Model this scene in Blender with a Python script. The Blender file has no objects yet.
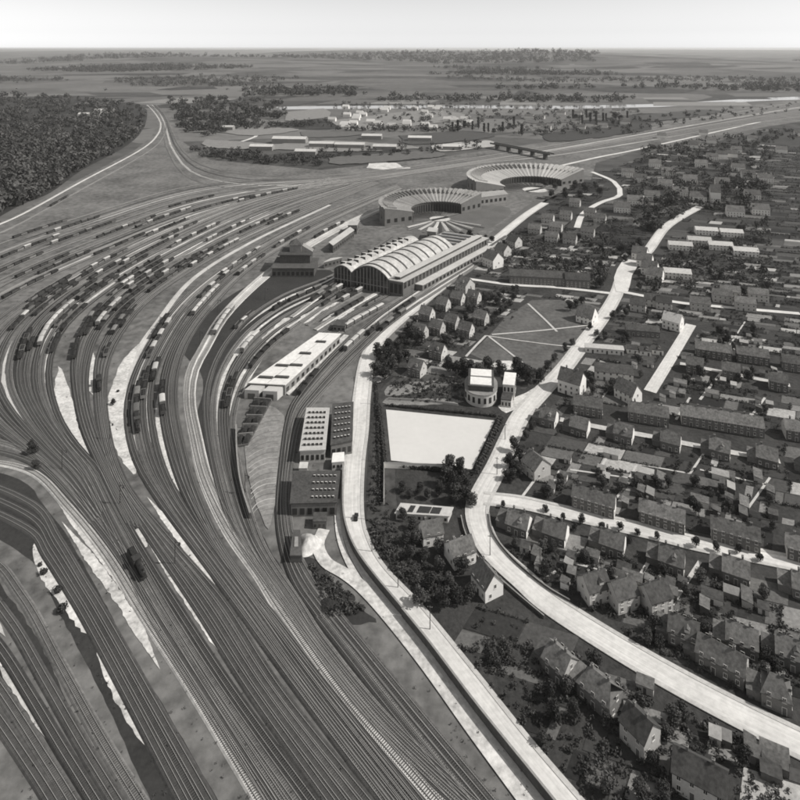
import bpy, math, random
import numpy as np
from mathutils import Vector
random.seed(7); rng = np.random.default_rng(7)
S = bpy.context.scene
COL = S.collection
# ------------------------------------------------------------------ camera, sky, sun, exposure
H, F, YH = 200.0, 640.0, 48.0            # camera height (m), focal length and horizon row in photo pixels
cam = bpy.data.cameras.new('camera'); camo = bpy.data.objects.new('camera', cam); COL.objects.link(camo)
camo.location = (0, 0, H); camo.rotation_euler = (math.pi/2, 0, 0)
cam.sensor_width = 36; cam.lens = 36*F/800; cam.shift_y = -(400-YH)/800
cam.clip_start = 1; cam.clip_end = 200000
S.camera = camo
SUN_AZ, SUN_EL = math.radians(-8), math.radians(43)      # direction the light comes from (from +X)
world = bpy.data.worlds.new('World'); S.world = world; world.use_nodes = True
wn, wl = world.node_tree.nodes, world.node_tree.links
wn.clear()
sky = wn.new('ShaderNodeTexSky'); sky.sky_type = 'NISHITA'; sky.sun_disc = False
sky.sun_elevation = SUN_EL; sky.sun_rotation = math.pi/2 - SUN_AZ
sky.altitude = 0; sky.air_density = 1.0; sky.dust_density = 0.25
hs = wn.new('ShaderNodeHueSaturation'); hs.inputs['Saturation'].default_value = 0.0    # black and white film
bg = wn.new('ShaderNodeBackground'); bg.inputs['Strength'].default_value = 0.13
wo = wn.new('ShaderNodeOutputWorld')
wl.new(sky.outputs[0], hs.inputs['Color']); wl.new(hs.outputs[0], bg.inputs[0]); wl.new(bg.outputs[0], wo.inputs[0])
sl = bpy.data.lights.new('sun', 'SUN'); sl.energy = 5.0; sl.angle = math.radians(0.6); sl.color = (1, .98, .95)
so = bpy.data.objects.new('sun', sl); COL.objects.link(so)
sd = Vector((math.cos(SUN_AZ)*math.cos(SUN_EL), math.sin(SUN_AZ)*math.cos(SUN_EL), math.sin(SUN_EL)))
so.rotation_euler = sd.to_track_quat('Z', 'Y').to_euler(); so.location = (300, 0, 500)
S.view_settings.view_transform = 'Standard'; S.view_settings.look = 'None'
S.view_settings.exposure = 0.0; S.view_settings.gamma = 1.0; S.view_settings.use_curve_mapping = False
S.render.engine = 'CYCLES'
S.cycles.filter_width = 1.8; S.cycles.max_bounces = 4; S.cycles.volume_bounces = 0

# ------------------------------------------------------------------ helpers
def W(u, v, z=0.0):
    s = (H-z)/(v-YH)
    return Vector(((u-400)*s, F*s, z))
def PX(x, y, z=0.0):
    return (400+x/y*F, YH+(H-z)/y*F)
def catmull(P, step=6):
    out = []
    P = [np.array(p, float) for p in P]
    Q = [2*P[0]-P[1]]+P+[2*P[-1]-P[-2]]
    for i in range(1, len(Q)-2):
        p0, p1, p2, p3 = Q[i-1], Q[i], Q[i+1], Q[i+2]
        n = max(2, int(np.linalg.norm(p2-p1)/step))
        for k in range(n):
            t = k/n
            out.append(.5*((2*p1)+(-p0+p2)*t+(2*p0-5*p1+4*p2-p3)*t*t+(-p0+3*p1-3*p2+p3)*t**3))
    out.append(P[-1]); return out
def curveW(P, z=0.0, step=6):
    return [W(p[0], p[1]) + Vector((0, 0, z)) for p in catmull(P, step)]
def resample(pts, n):
    pts = np.array([(p[0], p[1]) for p in pts], float)
    d = np.r_[0, np.cumsum(np.linalg.norm(np.diff(pts, axis=0), axis=1))]
    t = np.linspace(0, d[-1], n)
    return np.c_[np.interp(t, d, pts[:, 0]), np.interp(t, d, pts[:, 1])]
def inpoly(x, y, poly):
    c = False; j = len(poly)-1
    for i in range(len(poly)):
        xi, yi = poly[i][0], poly[i][1]; xj, yj = poly[j][0], poly[j][1]
        if (yi > y) != (yj > y) and x < (xj-xi)*(y-yi)/(yj-yi)+xi: c = not c
        j = i
    return c
def mesh(name, V, Fc, mats, midx=None, uv=None, smooth=False):
    m = bpy.data.meshes.new(name); m.from_pydata([tuple(v) for v in V], [], Fc)
    for a in (mats if isinstance(mats, (list, tuple)) else [mats]): m.materials.append(a)
    if midx is not None: m.polygons.foreach_set('material_index', midx)
    if uv is not None:
        l = m.uv_layers.new(name='UVMap'); idx = np.zeros(len(m.loops), int); m.loops.foreach_get('vertex_index', idx)
        l.data.foreach_set('uv', np.array(uv, np.float32)[idx].ravel())
    if smooth: m.polygons.foreach_set('use_smooth', [True]*len(m.polygons))
    m.update(); return m
def ob(name, m, parent=None, loc=None, rz=0.0):
    o = bpy.data.objects.new(name, m); COL.objects.link(o)
    if parent is not None: o.parent = parent
    if loc is not None: o.location = loc
    if rz: o.rotation_euler = (0, 0, rz)
    return o
USED = {}
def tag(o, label, cat, group=None):
    if label in USED and not group: print('DUPLICATE', label)
    USED[label] = 1
    o['label'] = label; o['category'] = cat
    if group: o['group'] = group
    return o
def struct(o): o['kind'] = 'structure'; return o
def stuff(o): o['kind'] = 'stuff'; return o
ORD = 'first second third fourth fifth sixth seventh eighth ninth tenth eleventh twelfth thirteenth fourteenth fifteenth sixteenth seventeenth eighteenth nineteenth twentieth'.split()
def ordw(i):
    if i < 20: return ORD[i]
    t = ['twenty', 'thirty', 'forty', 'fifty'][(i+1)//10-2]; r = (i+1) % 10
    return (t+'-'+ORD[r-1]) if r else t[:-1]+'ieth'
class MB:
    def __init__(s): s.V = []; s.F = []; s.M = []
    def box(s, x0, x1, y0, y1, z0, z1, m=0):
        b = len(s.V)
        s.V += [(x0,y0,z0),(x1,y0,z0),(x1,y1,z0),(x0,y1,z0),(x0,y0,z1),(x1,y0,z1),(x1,y1,z1),(x0,y1,z1)]
        s.F += [(b,b+3,b+2,b+1),(b+4,b+5,b+6,b+7),(b,b+1,b+5,b+4),(b+1,b+2,b+6,b+5),(b+2,b+3,b+7,b+6),(b+3,b,b+4,b+7)]
        s.M += [m]*6; return s
    def prism(s, P, z0, z1, m=0):           # vertical prism over polygon P (ccw)
        b = len(s.V); n = len(P)
        s.V += [(p[0],p[1],z0) for p in P]+[(p[0],p[1],z1) for p in P]
        for i in range(n):
            j = (i+1) % n; s.F.append((b+i,b+j,b+n+j,b+n+i)); s.M.append(m)
        s.F.append(tuple(b+n+i for i in range(n))); s.F.append(tuple(b+n-1-i for i in range(n))); s.M += [m]*2; return s
    def sweep(s, P, a, bvec, m=0):           # section P (3d points) swept from +a to +b, capped
        b = len(s.V); n = len(P)
        s.V += [tuple(Vector(p)+Vector(a)) for p in P]+[tuple(Vector(p)+Vector(bvec)) for p in P]
        for i in range(n):
            j = (i+1) % n; s.F.append((b+i,b+j,b+n+j,b+n+i)); s.M.append(m)
        s.F.append(tuple(b+n+i for i in range(n))); s.F.append(tuple(b+n-1-i for i in range(n))); s.M += [m]*2; return s
    def cyl(s, x, y, z0, z1, r0, r1=None, n=10, m=0):
        r1 = r0 if r1 is None else r1; b = len(s.V)
        s.V += [(x+r0*math.cos(2*math.pi*i/n), y+r0*math.sin(2*math.pi*i/n), z0) for i in range(n)]
        s.V += [(x+r1*math.cos(2*math.pi*i/n), y+r1*math.sin(2*math.pi*i/n), z1) for i in range(n)]
        for i in range(n):
            j = (i+1) % n; s.F.append((b+i,b+j,b+n+j,b+n+i)); s.M.append(m)
        s.F.append(tuple(b+n+i for i in range(n))); s.F.append(tuple(b+n-1-i for i in range(n))); s.M += [m]*2; return s
    def tube(s, p, q, r0, r1, n=6, m=0):
        p, q = Vector(p), Vector(q); d = (q-p).normalized(); a = d.orthogonal().normalized(); c = d.cross(a); b = len(s.V)
        for P, r in ((p, r0), (q, r1)):
            s.V += [tuple(P+r*(a*math.cos(2*math.pi*i/n)+c*math.sin(2*math.pi*i/n))) for i in range(n)]
        for i in range(n):
            j = (i+1) % n; s.F.append((b+i,b+j,b+n+j,b+n+i)); s.M.append(m)
        s.F.append(tuple(b+n+i for i in range(n))); s.M.append(m); return s
    def mesh(s, name, mats, smooth=False): return mesh(name, s.V, s.F, mats, s.M, None, smooth)

# ------------------------------------------------------------------ materials (greys with the warm tone of the print)
TINT = (1.015, .99, .95)
def mk(name, v, var=.25, sc=.15, var2=.2, sc2=1.5, rough=.9, rand=0.0, streak=None, fields=None, bump=0.0, spec=.2):
    m = bpy.data.materials.new(name); m.use_nodes = True
    N, L = m.node_tree.nodes, m.node_tree.links
    b = N['Principled BSDF']; b.inputs['Roughness'].default_value = rough; b.inputs['Specular IOR Level'].default_value = spec
    geo = N.new('ShaderNodeNewGeometry')
    def noise(scale, vec=None, detail=4):
        n = N.new('ShaderNodeTexNoise'); n.inputs['Scale'].default_value = scale; n.inputs['Detail'].default_value = detail; n.inputs['Roughness'].default_value = .6
        L.new(vec or geo.outputs['Position'], n.inputs['Vector']); return n.outputs['Fac']
    def ma(op, a, c):
        n = N.new('ShaderNodeMath'); n.operation = op
        for i, x in enumerate((a, c)):
            if isinstance(x, (int, float)): n.inputs[i].default_value = x
            else: L.new(x, n.inputs[i])
        return n.outputs[0]
    val = ma('ADD', 1.0, ma('MULTIPLY', ma('SUBTRACT', noise(sc), .5), 4*var))
    n2 = noise(sc2)
    val = ma('ADD', val, ma('MULTIPLY', ma('SUBTRACT', n2, .5), 4*var2))
    if streak:                      # (amount, across, along) in uv space
        uvn = N.new('ShaderNodeUVMap'); mp = N.new('ShaderNodeMapping'); mp.inputs['Scale'].default_value = (streak[1], streak[2], 1)
        L.new(uvn.outputs[0], mp.inputs[0])
        val = ma('ADD', val, ma('MULTIPLY', ma('SUBTRACT', noise(1.0, mp.outputs[0], 3), .5), 4*streak[0]))
    if fields:                      # irregular field parcels: (amount, scale)
        vo = N.new('ShaderNodeTexVoronoi'); vo.inputs['Scale'].default_value = fields[1]; mp = N.new('ShaderNodeMapping'); mp.inputs['Scale'].default_value = (.55, 1, 0); mp.inputs['Rotation'].default_value = (0, 0, .35)
        L.new(geo.outputs['Position'], mp.inputs[0]); L.new(mp.outputs[0], vo.inputs['Vector'])
        sx = N.new('ShaderNodeSeparateXYZ'); L.new(vo.outputs['Color'], sx.inputs[0])
        val = ma('ADD', val, ma('MULTIPLY', ma('SUBTRACT', sx.outputs[0], .4), 2*fields[0]))
    if rand:
        oi = N.new('ShaderNodeObjectInfo'); val = ma('MULTIPLY', val, ma('ADD', 1-rand, ma('MULTIPLY', oi.outputs['Random'], 2*rand)))
    val = ma('MAXIMUM', val, .25)
    val = ma('MULTIPLY', val, v*.8)
    val = ma('MINIMUM', val, .72)
    vm = N.new('ShaderNodeVectorMath'); vm.operation = 'SCALE'; vm.inputs[0].default_value = TINT; L.new(val, vm.inputs['Scale'])
    L.new(vm.outputs[0], b.inputs['Base Color'])
    if bump:
        bp = N.new('ShaderNodeBump'); bp.inputs['Strength'].default_value = 1; bp.inputs['Distance'].default_value = bump
        L.new(n2, bp.inputs['Height']); L.new(bp.outputs[0], b.inputs['Normal'])
    return m
M = dict(
 ground=mk('ground_grass', .06, .35, .012, .4, .25, bump=.5),
 far=mk('far_fields', .085, .3, .0035, .35, .03, fields=(.75, .0042)),
 lawn=mk('lawn', .11, .35, .05, .35, .35),
 town=mk('garden_soil', .045, .4, .05, .4, .5, bump=.4),
 yard=mk('yard_cinders', .14, .42, .018, .5, .16, bump=.2),
 cinder=mk('dark_cinders', .038, .3, .05, .3, .6),
 asphalt=mk('dark_road', .12, .2, .05, .2, .8),
 sand=mk('sand', .56, .35, .09, .35, .6),
 road=mk('pale_road', .62, .16, .05, .14, .5, streak=(.16, 5, .02)),
 path=mk('footpath', .5, .15, .06, .2, .8),
 kerb=mk('kerb_stone', .40, .1, .1, .15, 1.5),
 white=mk('white_ground', .62, .06, .03, .035, .4),
 bed=mk('ballast_dark', .06, .32, .035, .3, .7, rand=.35, streak=(.35, 6, .012)),
 bedm=mk('ballast_mid', .15, .35, .035, .35, .7, rand=.35, streak=(.35, 6, .012)),
 bedl=mk('ballast_pale', .54, .25, .04, .25, .8, rand=.15, streak=(.2, 6, .012)),
 sleeper=mk('sleeper', .07, .2, .3, .3, 3),
 rail=mk('rail_steel', .34, .05, .1, .1, 1, rough=.4, spec=.5),
 plaster=mk('pale_plaster', .50, .06, .2, .10, 1.2, rand=.14),  # own wall colour; on gables of brick houses it carries painted sunlight
 plwhite=mk('white_plaster', .78, .03, .2, .05, 1.2),  # real white walls; on gables of brick houses it paints in the sun
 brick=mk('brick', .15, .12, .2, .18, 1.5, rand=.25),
 tile=mk('roof_tile', .13, .3, .25, .38, 1.0, rand=.3),
 slate=mk('roof_slate', .075, .3, .25, .35, 1.0, rand=.2),
 palroof=mk('pale_roof', .50, .1, .1, .15, .8, rand=.15),
 shedroof=mk('felt_roof', .30, .15, .2, .2, 1.0, rand=.35),
 bay=mk('bay_paving', .24, .3, .08, .3, .5),
 whroof=mk('white_roof', .74, .12, .07, .14, .5),
 ringroof=mk('roundhouse_roof', .38, .1, .04, .18, .5, rand=.12),
 hallroof=mk('hall_roof', .46, .25, .06, .3, .35),
 sootroof=mk('sooty_roundhouse_roof', .25, .2, .04, .25, .5, rand=.2),
 concrete=mk('concrete', .26, .12, .08, .2, .7),
 dkwall=mk('sooty_wall', .09, .2, .1, .25, .8),
 glass=mk('window_glass', .03, .1, .5, .1, 2, rough=.15, spec=.5),
 frame=mk('window_frame', .62, .05, .5, .05, 2),
 wood=mk('wood_door', .11, .1, .5, .15, 2, rand=.3),
 leaf=mk('foliage', .045, .25, .25, .35, 1.3, rough=.7, rand=.3),
 leaf2=mk('foliage_pale', .075, .25, .25, .35, 1.3, rough=.7, rand=.3),
 bark=mk('bark', .07, .1, .5, .2, 2),
 wagd=mk('wagon_dark', .05, .15, .4, .25, 2, rand=.4),
 wagm=mk('wagon_grey', .16, .15, .4, .25, 2, rand=.3),
 wagp=mk('wagon_roof_pale', .46, .08, .3, .12, 1.5, rand=.15),
 coal=mk('coal', .03, .2, .5, .5, 2, bump=.3),
 iron=mk('black_iron', .03, .1, .5, .2, 2, rough=.5),
 water=mk('river_water', .30, .05, .01, .05, .05, rough=.1, spec=.6),
 pole=mk('pole_wood', .06, .1, .5, .1, 2),
)
PLOT = [mk('plot_tone_%s' % w, t, .16, .1, .32, .8) for w, t in
        zip('dark dusky dull middling greyish pale sandy'.split(), (.022, .033, .048, .07, .12, .22, .38))]

# ------------------------------------------------------------------ ground sheets
def sheet(name, pxpoly, mat, z, smooth=True, jitter=0.0, step=8, parent=None):
    P = catmull(pxpoly+[pxpoly[0]], step)[:-1] if smooth else [np.array(p, float) for p in pxpoly]
    Q = []
    for p in P:
        w = W(p[0], p[1]); j = jitter*(H/(p[1]-YH))*4
        Q.append((w.x+random.uniform(-j, j), w.y+random.uniform(-j, j), z))
    o = ob(name, mesh(name, Q, [tuple(range(len(Q)))], mat), parent)
    n = o.data.polygons[0].normal
    if n.z < 0: o.data.flip_normals()
    if parent is None: struct(o)
    return o
def strip(name, pts, w, mat, z, parent=None, thick=0.0, slope=0.0, widths=None):
    V, Fc, uv = [], [], []; d = 0; n = len(pts)
    for i, p in enumerate(pts):
        a = pts[max(i-1, 0)]; b = pts[min(i+1, n-1)]
        t = Vector((b[0]-a[0], b[1]-a[1], 0)).normalized(); nr = Vector((-t.y, t.x, 0))
        if i: d += math.hypot(p[0]-pts[i-1][0], p[1]-pts[i-1][1])
        hw = (widths[i] if widths is not None else w)/2; c = Vector((p[0], p[1], 0))
        row = [c+nr*(hw+slope), c+nr*hw, c-nr*hw, c-nr*(hw+slope)] if thick else [c+nr*hw, c-nr*hw]
        zs = [z, z+thick, z+thick, z] if thick else [z, z]
        us = [0, .05, .95, 1] if thick else [0, 1]
        for q, zz, uu in zip(row, zs, us): V.append((q.x, q.y, zz)); uv.append((uu*hw/2, d))
    k = 4 if thick else 2
    for i in range(n-1):
        for j in range(k-1):
            Fc.append((i*k+j, i*k+j+1, (i+1)*k+j+1, (i+1)*k+j))
    o = ob(name, mesh(name, V, Fc, mat, None, uv), parent)
    if o.data.polygons[0].normal.z < 0: o.data.flip_normals()
    if parent is None: struct(o)
    return o
def offset(pts, d):
    out = []; n = len(pts)
    for i, p in enumerate(pts):
        a = pts[max(i-1, 0)]; b = pts[min(i+1, n-1)]
        t = Vector((b[0]-a[0], b[1]-a[1], 0)).normalized()
        out.append(Vector((p[0]-t.y*d, p[1]+t.x*d, 0)))
    return out

# ground: one sheet to the horizon, with low hills far behind
gx = np.concatenate([-np.geomspace(60000, 9000, 8), np.linspace(-8000, 8000, 81), np.geomspace(9000, 60000, 8)])
gy = np.concatenate([[-400, 0, 200, 400, 800, 1500, 2500], np.linspace(3400, 16000, 40), [25000, 45000, 80000]])
V = []; nx = len(gx)
def gz(x, y):
    if y < 3300: return 0.0
    a = min(1, (y-3300)/5500)
    return max(0, a*(60+46*math.sin(x/2100+1.3)+34*math.sin(x/870+y/1500)+24*math.sin(y/1100+x/3300)))
for y in gy:
    for x in gx: V.append((x, y, gz(x, y)-.03))
Fc = [(j*nx+i, j*nx+i+1, (j+1)*nx+i+1, (j+1)*nx+i) for j in range(len(gy)-1) for i in range(nx-1)]
struct(ob('ground', mesh('ground', V, Fc, M['far'], smooth=True)))

YARD = [(-140,290),(-40,245),(22,210),(82,178),(135,150),(152,136),(158,122),(146,108),(146,102),(158,102),(172,117),(180,140),(210,160),(320,170),(420,160),(560,140),(760,104),(900,84),
        (900,105),(760,128),(640,150),(596,163),(588,190),(535,205),(500,238),(440,290),(380,332),(352,372),(358,405),(352,470),(345,520),(352,560),(400,618),(470,700),(540,800),(560,830),
        (-160,830),(-140,560)]
TOWN = [(545,200),(640,158),(760,132),(900,120),(960,860),(560,860),(480,700),(418,618),(375,565),(365,520),(370,410),(385,350),(430,302),(480,262),(520,225)]
sheet('yard_ground', YARD, M['yard'], .05, smooth=False)
sheet('town_ground', TOWN, M['town'], .05, smooth=False)
# dark oily zones and pale sandy islands of the yard
for P in [[(180,350),(212,310),(262,280),(330,270),(340,290),(300,310),(262,335),(240,362),(230,400),(236,450),(250,510),(285,575),(310,615),(296,615),(258,575),(225,520),(205,470),(197,420),(203,380)],
          [(-140,490),(-40,470),(20,480),(44,505),(70,540),(100,595),(130,650),(230,830),(170,830),(100,690),(60,615),(30,560),(-40,530),(-140,560)]]:
    sheet('cinder_ground', P, M['cinder'], .09, jitter=.15)
SANDS = [[(141,342),(128,378),(124,410),(127,440),(136,474),(126,466),(113,442),(107,415),(111,388),(122,362)],
         [(59,366),(72,396),(79,428),(93,458),(88,466),(70,444),(57,412),(55,385)],
         [(92,350),(97,368),(93,396),(87,382),(89,362)],
         [(36,538),(44,547),(60,576),(76,602),(88,628),(84,634),(70,618),(54,596),(42,580),(33,556)], [(96,640),(112,668),(138,720),(150,748),(140,742),(118,706),(100,664)],
         [(60,442),(72,458),(80,486),(70,480),(56,458)], [(108,460),(120,486),(142,520),(146,548),(126,520),(110,488)],
         
         [(300,316),(335,292),(345,290),(322,312),(304,324)], [(262,338),(285,318),(290,322),(268,342)],
         [(232,352),(250,332),(256,334),(238,356)]]
for P in SANDS: sheet('sand_patch', P, M['sand'], .13, jitter=.25, step=4)
sheet('sand_patch', [(366,168),(370,163),(378,160),(387,163),(396,163),(402,167),(412,168),(384,169.5)], M['sand'], .13, jitter=.5, step=3)
for P, w in [([(147,497),(160,513),(180,540),(197,562),(215,585)], 2.6), ([(47,485),(80,530),(120,582),(150,625)], 2.6), ([(62,522),(95,565),(130,615),(160,670)], 3.5),
             ([(30,395),(45,425),(60,455)], 3), ([(118,510),(130,534),(150,566),(176,606)], 2.2), ([(146,540),(168,572),(196,614),(236,674)], 2.2), ([(104,530),(122,566),(146,612),(180,668)], 2.0), ([(186,590),(214,630),(258,694)], 1.8), ([(56,402),(66,430),(84,456)], 2), ([(285,392),(312,366),(345,336)], 2.4), ([(262,360),(240,395),(228,430),(222,470)], 2),
             ([(172,225),(230,205),(300,190)], 2), ([(186,485),(204,535),(224,573),(250,607)], 2.6), ([(160,385),(158,415),(166,458),(184,500)], 3.0), ([(170,345),(182,318),(200,305)], 2.5)]:
    c_ = curveW(P, step=3); strip('cinder_path', c_, w, M['sand'], .17, widths=[w*min(1, 4*i_/len(c_), 4*(1-i_/(len(c_)-1)))*random.uniform(.75, 1.15)+.05 for i_ in range(len(c_))])

# ------------------------------------------------------------------ railway tracks
TR = {}; NT = [0]
railsec = .16
def track(pts, bed, name='railway_track', sleepers=True):
    V, Fc = [], []
    NT[0] += 1; dz = .006*(NT[0]*7 % 23)
    o = strip(name, pts, 3.0, bed, .1, thick=.28+dz, slope=.5)
    for sgn in (-1, 1):
        q = offset(pts, sgn*.76)
        V, Fc = [], []
        for i, p in enumerate(q):
            a = pts[max(i-1, 0)]; b = pts[min(i+1, len(pts)-1)]
            t = Vector((b[0]-a[0], b[1]-a[1], 0)).normalized(); nr = Vector((-t.y, t.x, 0))*.05
            for s1, z1 in ((1, .38), (1, .64+dz), (-1, .64+dz), (-1, .38)): V.append((p.x+s1*nr.x, p.y+s1*nr.y, z1))
        for i in range(len(q)-1):
            for j in range(3): Fc.append((i*4+j, i*4+j+1, i*4+4+j+1, i*4+4+j))
        ob('rail', mesh('rail', V, Fc, M['rail']), o)
    if sleepers:
        V, Fc = [], []
        acc = 0; nxt = 0
        for i in range(len(pts)-1):
            a, b = pts[i], pts[i+1]; L = math.hypot(b[0]-a[0], b[1]-a[1])
            if a[1] > 500: acc += L; nxt = acc; continue
            t = Vector((b[0]-a[0], b[1]-a[1], 0))/max(L, 1e-6); nr = Vector((-t.y, t.x, 0))
            while nxt < acc+L:
                c = Vector((a[0], a[1], 0))+t*(nxt-acc); b0 = len(V)
                for s1, s2 in ((1.25, .12), (-1.25, .12), (-1.25, -.12), (1.25, -.12)):
                    p = c+nr*s1+t*s2; V.append((p.x, p.y, .46+dz))
                for s1, s2 in ((1.25, .12), (-1.25, .12), (-1.25, -.12), (1.25, -.12)):
                    p = c+nr*s1+t*s2; V.append((p.x, p.y, .37))
                Fc += [(b0, b0+1, b0+2, b0+3), (b0+1, b0, b0+4, b0+5), (b0+3, b0+2, b0+6, b0+7), (b0+2, b0+1, b0+5, b0+6), (b0, b0+3, b0+7, b0+4)]
                nxt += .72
            acc += L
        if V: stuff(ob('sleepers', mesh('sleepers', V, Fc, M['sleeper']), o))
    return o
def family(key, A, B, n, beds, bulge=None):
    A = resample(catmull(A), 70); B = resample(catmull(B), 70); TR[key] = []
    for i in range(n):
        t = i/(n-1) if n > 1 else .5
        wob = rng.uniform(-.12, .12)/max(n-1, 1)
        P = A*(1-t-wob)+B*(t+wob)
        pts = [W(p[0], p[1]) for p in P]
        TR[key].append(pts)
        track(pts, M[beds[i % len(beds)]])
strip('ballast_ground', curveW([(425,190),(332,232),(272,270),(226,312),(205,345),(192,370),(189,400),(195,435),(206,480),(230,530),(262,575),(288,616),(345,690),(450,810)]), 6.5, M['bedl'], .12)
strip('ballast_ground', curveW([(330,205),(250,243),(192,280),(158,322),(139,350),(124,385),(121,412),(126,440)]), 4.5, M['bedl'], .12)
strip('ballast_ground', curveW([(250,262),(205,308),(182,345),(171,380),(169,410),(176,460),(192,510)]), 3.0, M['bedl'], .125)
family('wood_line', [(-90,262),(-20,232),(22,214),(82,181),(135,153),(155,138),(161,124),(153,111),(147,105)], [(-90,272),(-20,241),(22,222),(85,187),(139,157),(160,141),(166,125),(158,111),(150,105)], 2, ['bedl','bedm'])
family('far_branch', [(156,105),(165,115),(172,130),(180,147),(202,165),(250,175),(330,175),(430,164),(560,144),(755,109),(880,90)], [(150,105),(160,116),(164,132),(168,150),(190,178),(250,190),(330,186),(430,171),(565,150),(755,117),(880,98)], 4, ['bedm','bed','bedl'])
family('upper', [(-110,300),(-30,258),(25,236),(100,212),(175,190),(240,181),(330,178),(430,168),(560,147),(755,113),(880,95)],
       [(-110,370),(-30,320),(25,288),(100,254),(200,214),(300,189),(400,176),(480,164),(570,154),(755,124),(880,108)], 9, ['bed','bedm','bed'])
family('outer', [(330,178),(235,203),(140,240),(60,280),(0,318),(-30,350),(-40,385),(-15,420),(30,455),(62,486),(92,524)],
       [(342,180),(246,205),(154,246),(82,286),(38,322),(22,355),(20,385),(33,415),(56,447),(82,474),(104,512)], 6, ['bed','bedm','bed'])
family('left', [(345,180),(250,206),(160,246),(90,286),(45,322),(29,355),(27,385),(40,415),(62,445),(84,474),(98,505),(122,555),(152,618),(203,700),(278,815)],
       [(357,181),(266,208),(182,247),(112,288),(68,325),(52,355),(50,385),(60,420),(78,448),(98,470),(114,502),(144,555),(180,612),(238,700),(322,815)], 4, ['bed','bed','bedm'])
family('middle', [(360,181),(270,209),(188,248),(116,292),(84,330),(74,360),(76,395),(84,430),(98,462),(112,492),(128,524)],
       [(372,182),(290,212),(208,250),(137,294),(100,330),(87,365),(86,400),(94,432),(105,460),(119,490),(140,528)], 4, ['bed','bedm','bed'])
family('inner', [(374,182),(292,213),(212,250),(142,295),(112,330),(98,360),(97,400),(102,435),(110,465),(124,496),(156,546),(198,608),(254,695),(340,815)],
       [(380,183),(302,215),(226,251),(156,295),(124,330),(107,365),(104,400),(108,435),(116,465),(132,496),(170,542),(223,604),(282,695),(378,815)], 4, ['bed','bed','bedm'])
family('main', [(397,185),(310,219),(238,258),(183,300),(150,345),(132,385),(128,420),(137,460),(160,500),(203,558),(243,612),(300,690),(395,815)],
       [(399,187),(315,222),(246,262),(196,303),(168,344),(153,380),(151,415),(160,460),(178,500),(213,552),(254,608),(311,690),(408,815)], 4, ['bed','bedm','bed'])
family('express', [(400,187),(317,223),(248,264),(203,305),(176,343),(164,378),(163,412),(172,456),(190,503),(220,553),(258,607),(318,690),(414,815)],
       [(402,189),(322,226),(254,266),(213,306),(187,342),(176,376),(175,410),(184,455),(198,500),(222,550),(262,605),(273,618),(333,695),(430,815)], 4, ['bed','bed','bedm'])
family('ribbon', [(418,190),(328,231),(268,270),(223,312),(202,345),(189,372),(186,402),(192,437),(203,481),(227,531),(259,577),(285,617),(342,695),(445,815)],
       [(424,191),(334,233),(274,272),(229,314),(208,348),(195,373),(192,402),(198,435),(209,479),(234,529),(266,573),(292,614),(350,692),(455,812)], 2, ['bedl','bedl'])
family('shed', [(468,815),(372,722),(309,642),(279,600),(242,548),(222,500),(210,450),(205,410),(208,380),(222,347),(247,318),(284,294),(330,276),(352,262),(392,236)],
       [(486,815),(388,722),(325,646),(297,602),(263,550),(245,500),(235,450),(232,425),(237,398),(250,370),(272,345),(297,326),(325,306),(352,292),(362,286)], 5, ['bed','bedm','bed'])
family('side', [(320,618),(297,585),(284,550),(279,510),(283,455),(289,417),(300,395),(331,358),(366,326),(397,303),(432,281),(470,259),(506,236)],
       [(338,618),(310,580),(293,545),(287,500),(292,455),(300,420),(318,396),(352,360),(383,330),(412,308),(447,285),(484,261),(514,237)], 4, ['bed','bedm'])
family('sideout', [(319,617),(345,650),(392,710),(478,815)], [(339,617),(366,650),(412,706),(500,812)], 4, ['bed','bedm'])
family('west', [(-120,440),(-40,435),(28,452),(75,492),(120,548),(160,610),(215,700),(290,815)], [(-120,470),(-40,460),(29,470),(68,506),(108,556),(146,617),(200,700),(270,815)], 3, ['bedm','bed','bedl'])
family('corner', [(-120,560),(-20,556),(22,596),(62,668),(102,740),(150,818)], [(-120,660),(-70,655),(-20,700),(30,770),(60,818)], 5, ['bedm','bed','bed'])
family('cutting', [(-120,500),(-40,480),(32,505),(57,540),(82,582),(105,620),(150,700),(215,815)], [(-120,530),(-40,505),(28,530),(47,556),(70,592),(90,626),(130,700),(190,815)], 3, ['bed'])
family('apron', [(292,318),(318,299),(342,285)], [(330,338),(366,317),(402,297)], 6, ['bedl','bed','bedm'])
# trodden strips, spilt ash and oil between neighbouring tracks
cr = random.Random(3); cz = 0
for key, prob in (('left', .9), ('outer', .9), ('corner', .9), ('middle', .9), ('inner', .9), ('main', .9), ('express', .7), ('upper', 1.0), ('west', .9), ('shed', .9), ('side', .7), ('cutting', .5), ('apron', .8)):
    L_ = TR[key]
    for a_, b_ in zip(L_, L_[1:]):
        for rep_ in range(3):
            if cr.random() > prob: continue
            i0 = cr.randint(0, len(a_)-14); i1 = min(len(a_)-1, i0+cr.randint(8, 30)); sh = cr.uniform(.35, .65)
            pts = [a_[k].lerp(b_[k], sh) for k in range(i0, i1+1)]; n_ = len(pts)
            gap = [(a_[k]-b_[k]).length for k in range(i0, i1+1)]
            wd = [max(.05, min(g-3.2, 3.6 if key == 'upper' else 3.0))*cr.uniform(.5, 1)*min(1, 5*q_/n_, 5*(1-q_/(n_-1)))+.04 for q_, g in enumerate(gap)]
            if max(wd) < .3: continue
            cz += 1
            strip('ash_strip', pts, 1, M[cr.choice(('bedl', 'sand', 'path', 'cinder', 'sand', 'bedl', 'bedm') if key != 'upper' else ('bedm', 'path', 'cinder', 'bedl', 'bedm'))], .16+.0012*cz, widths=wd)
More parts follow.
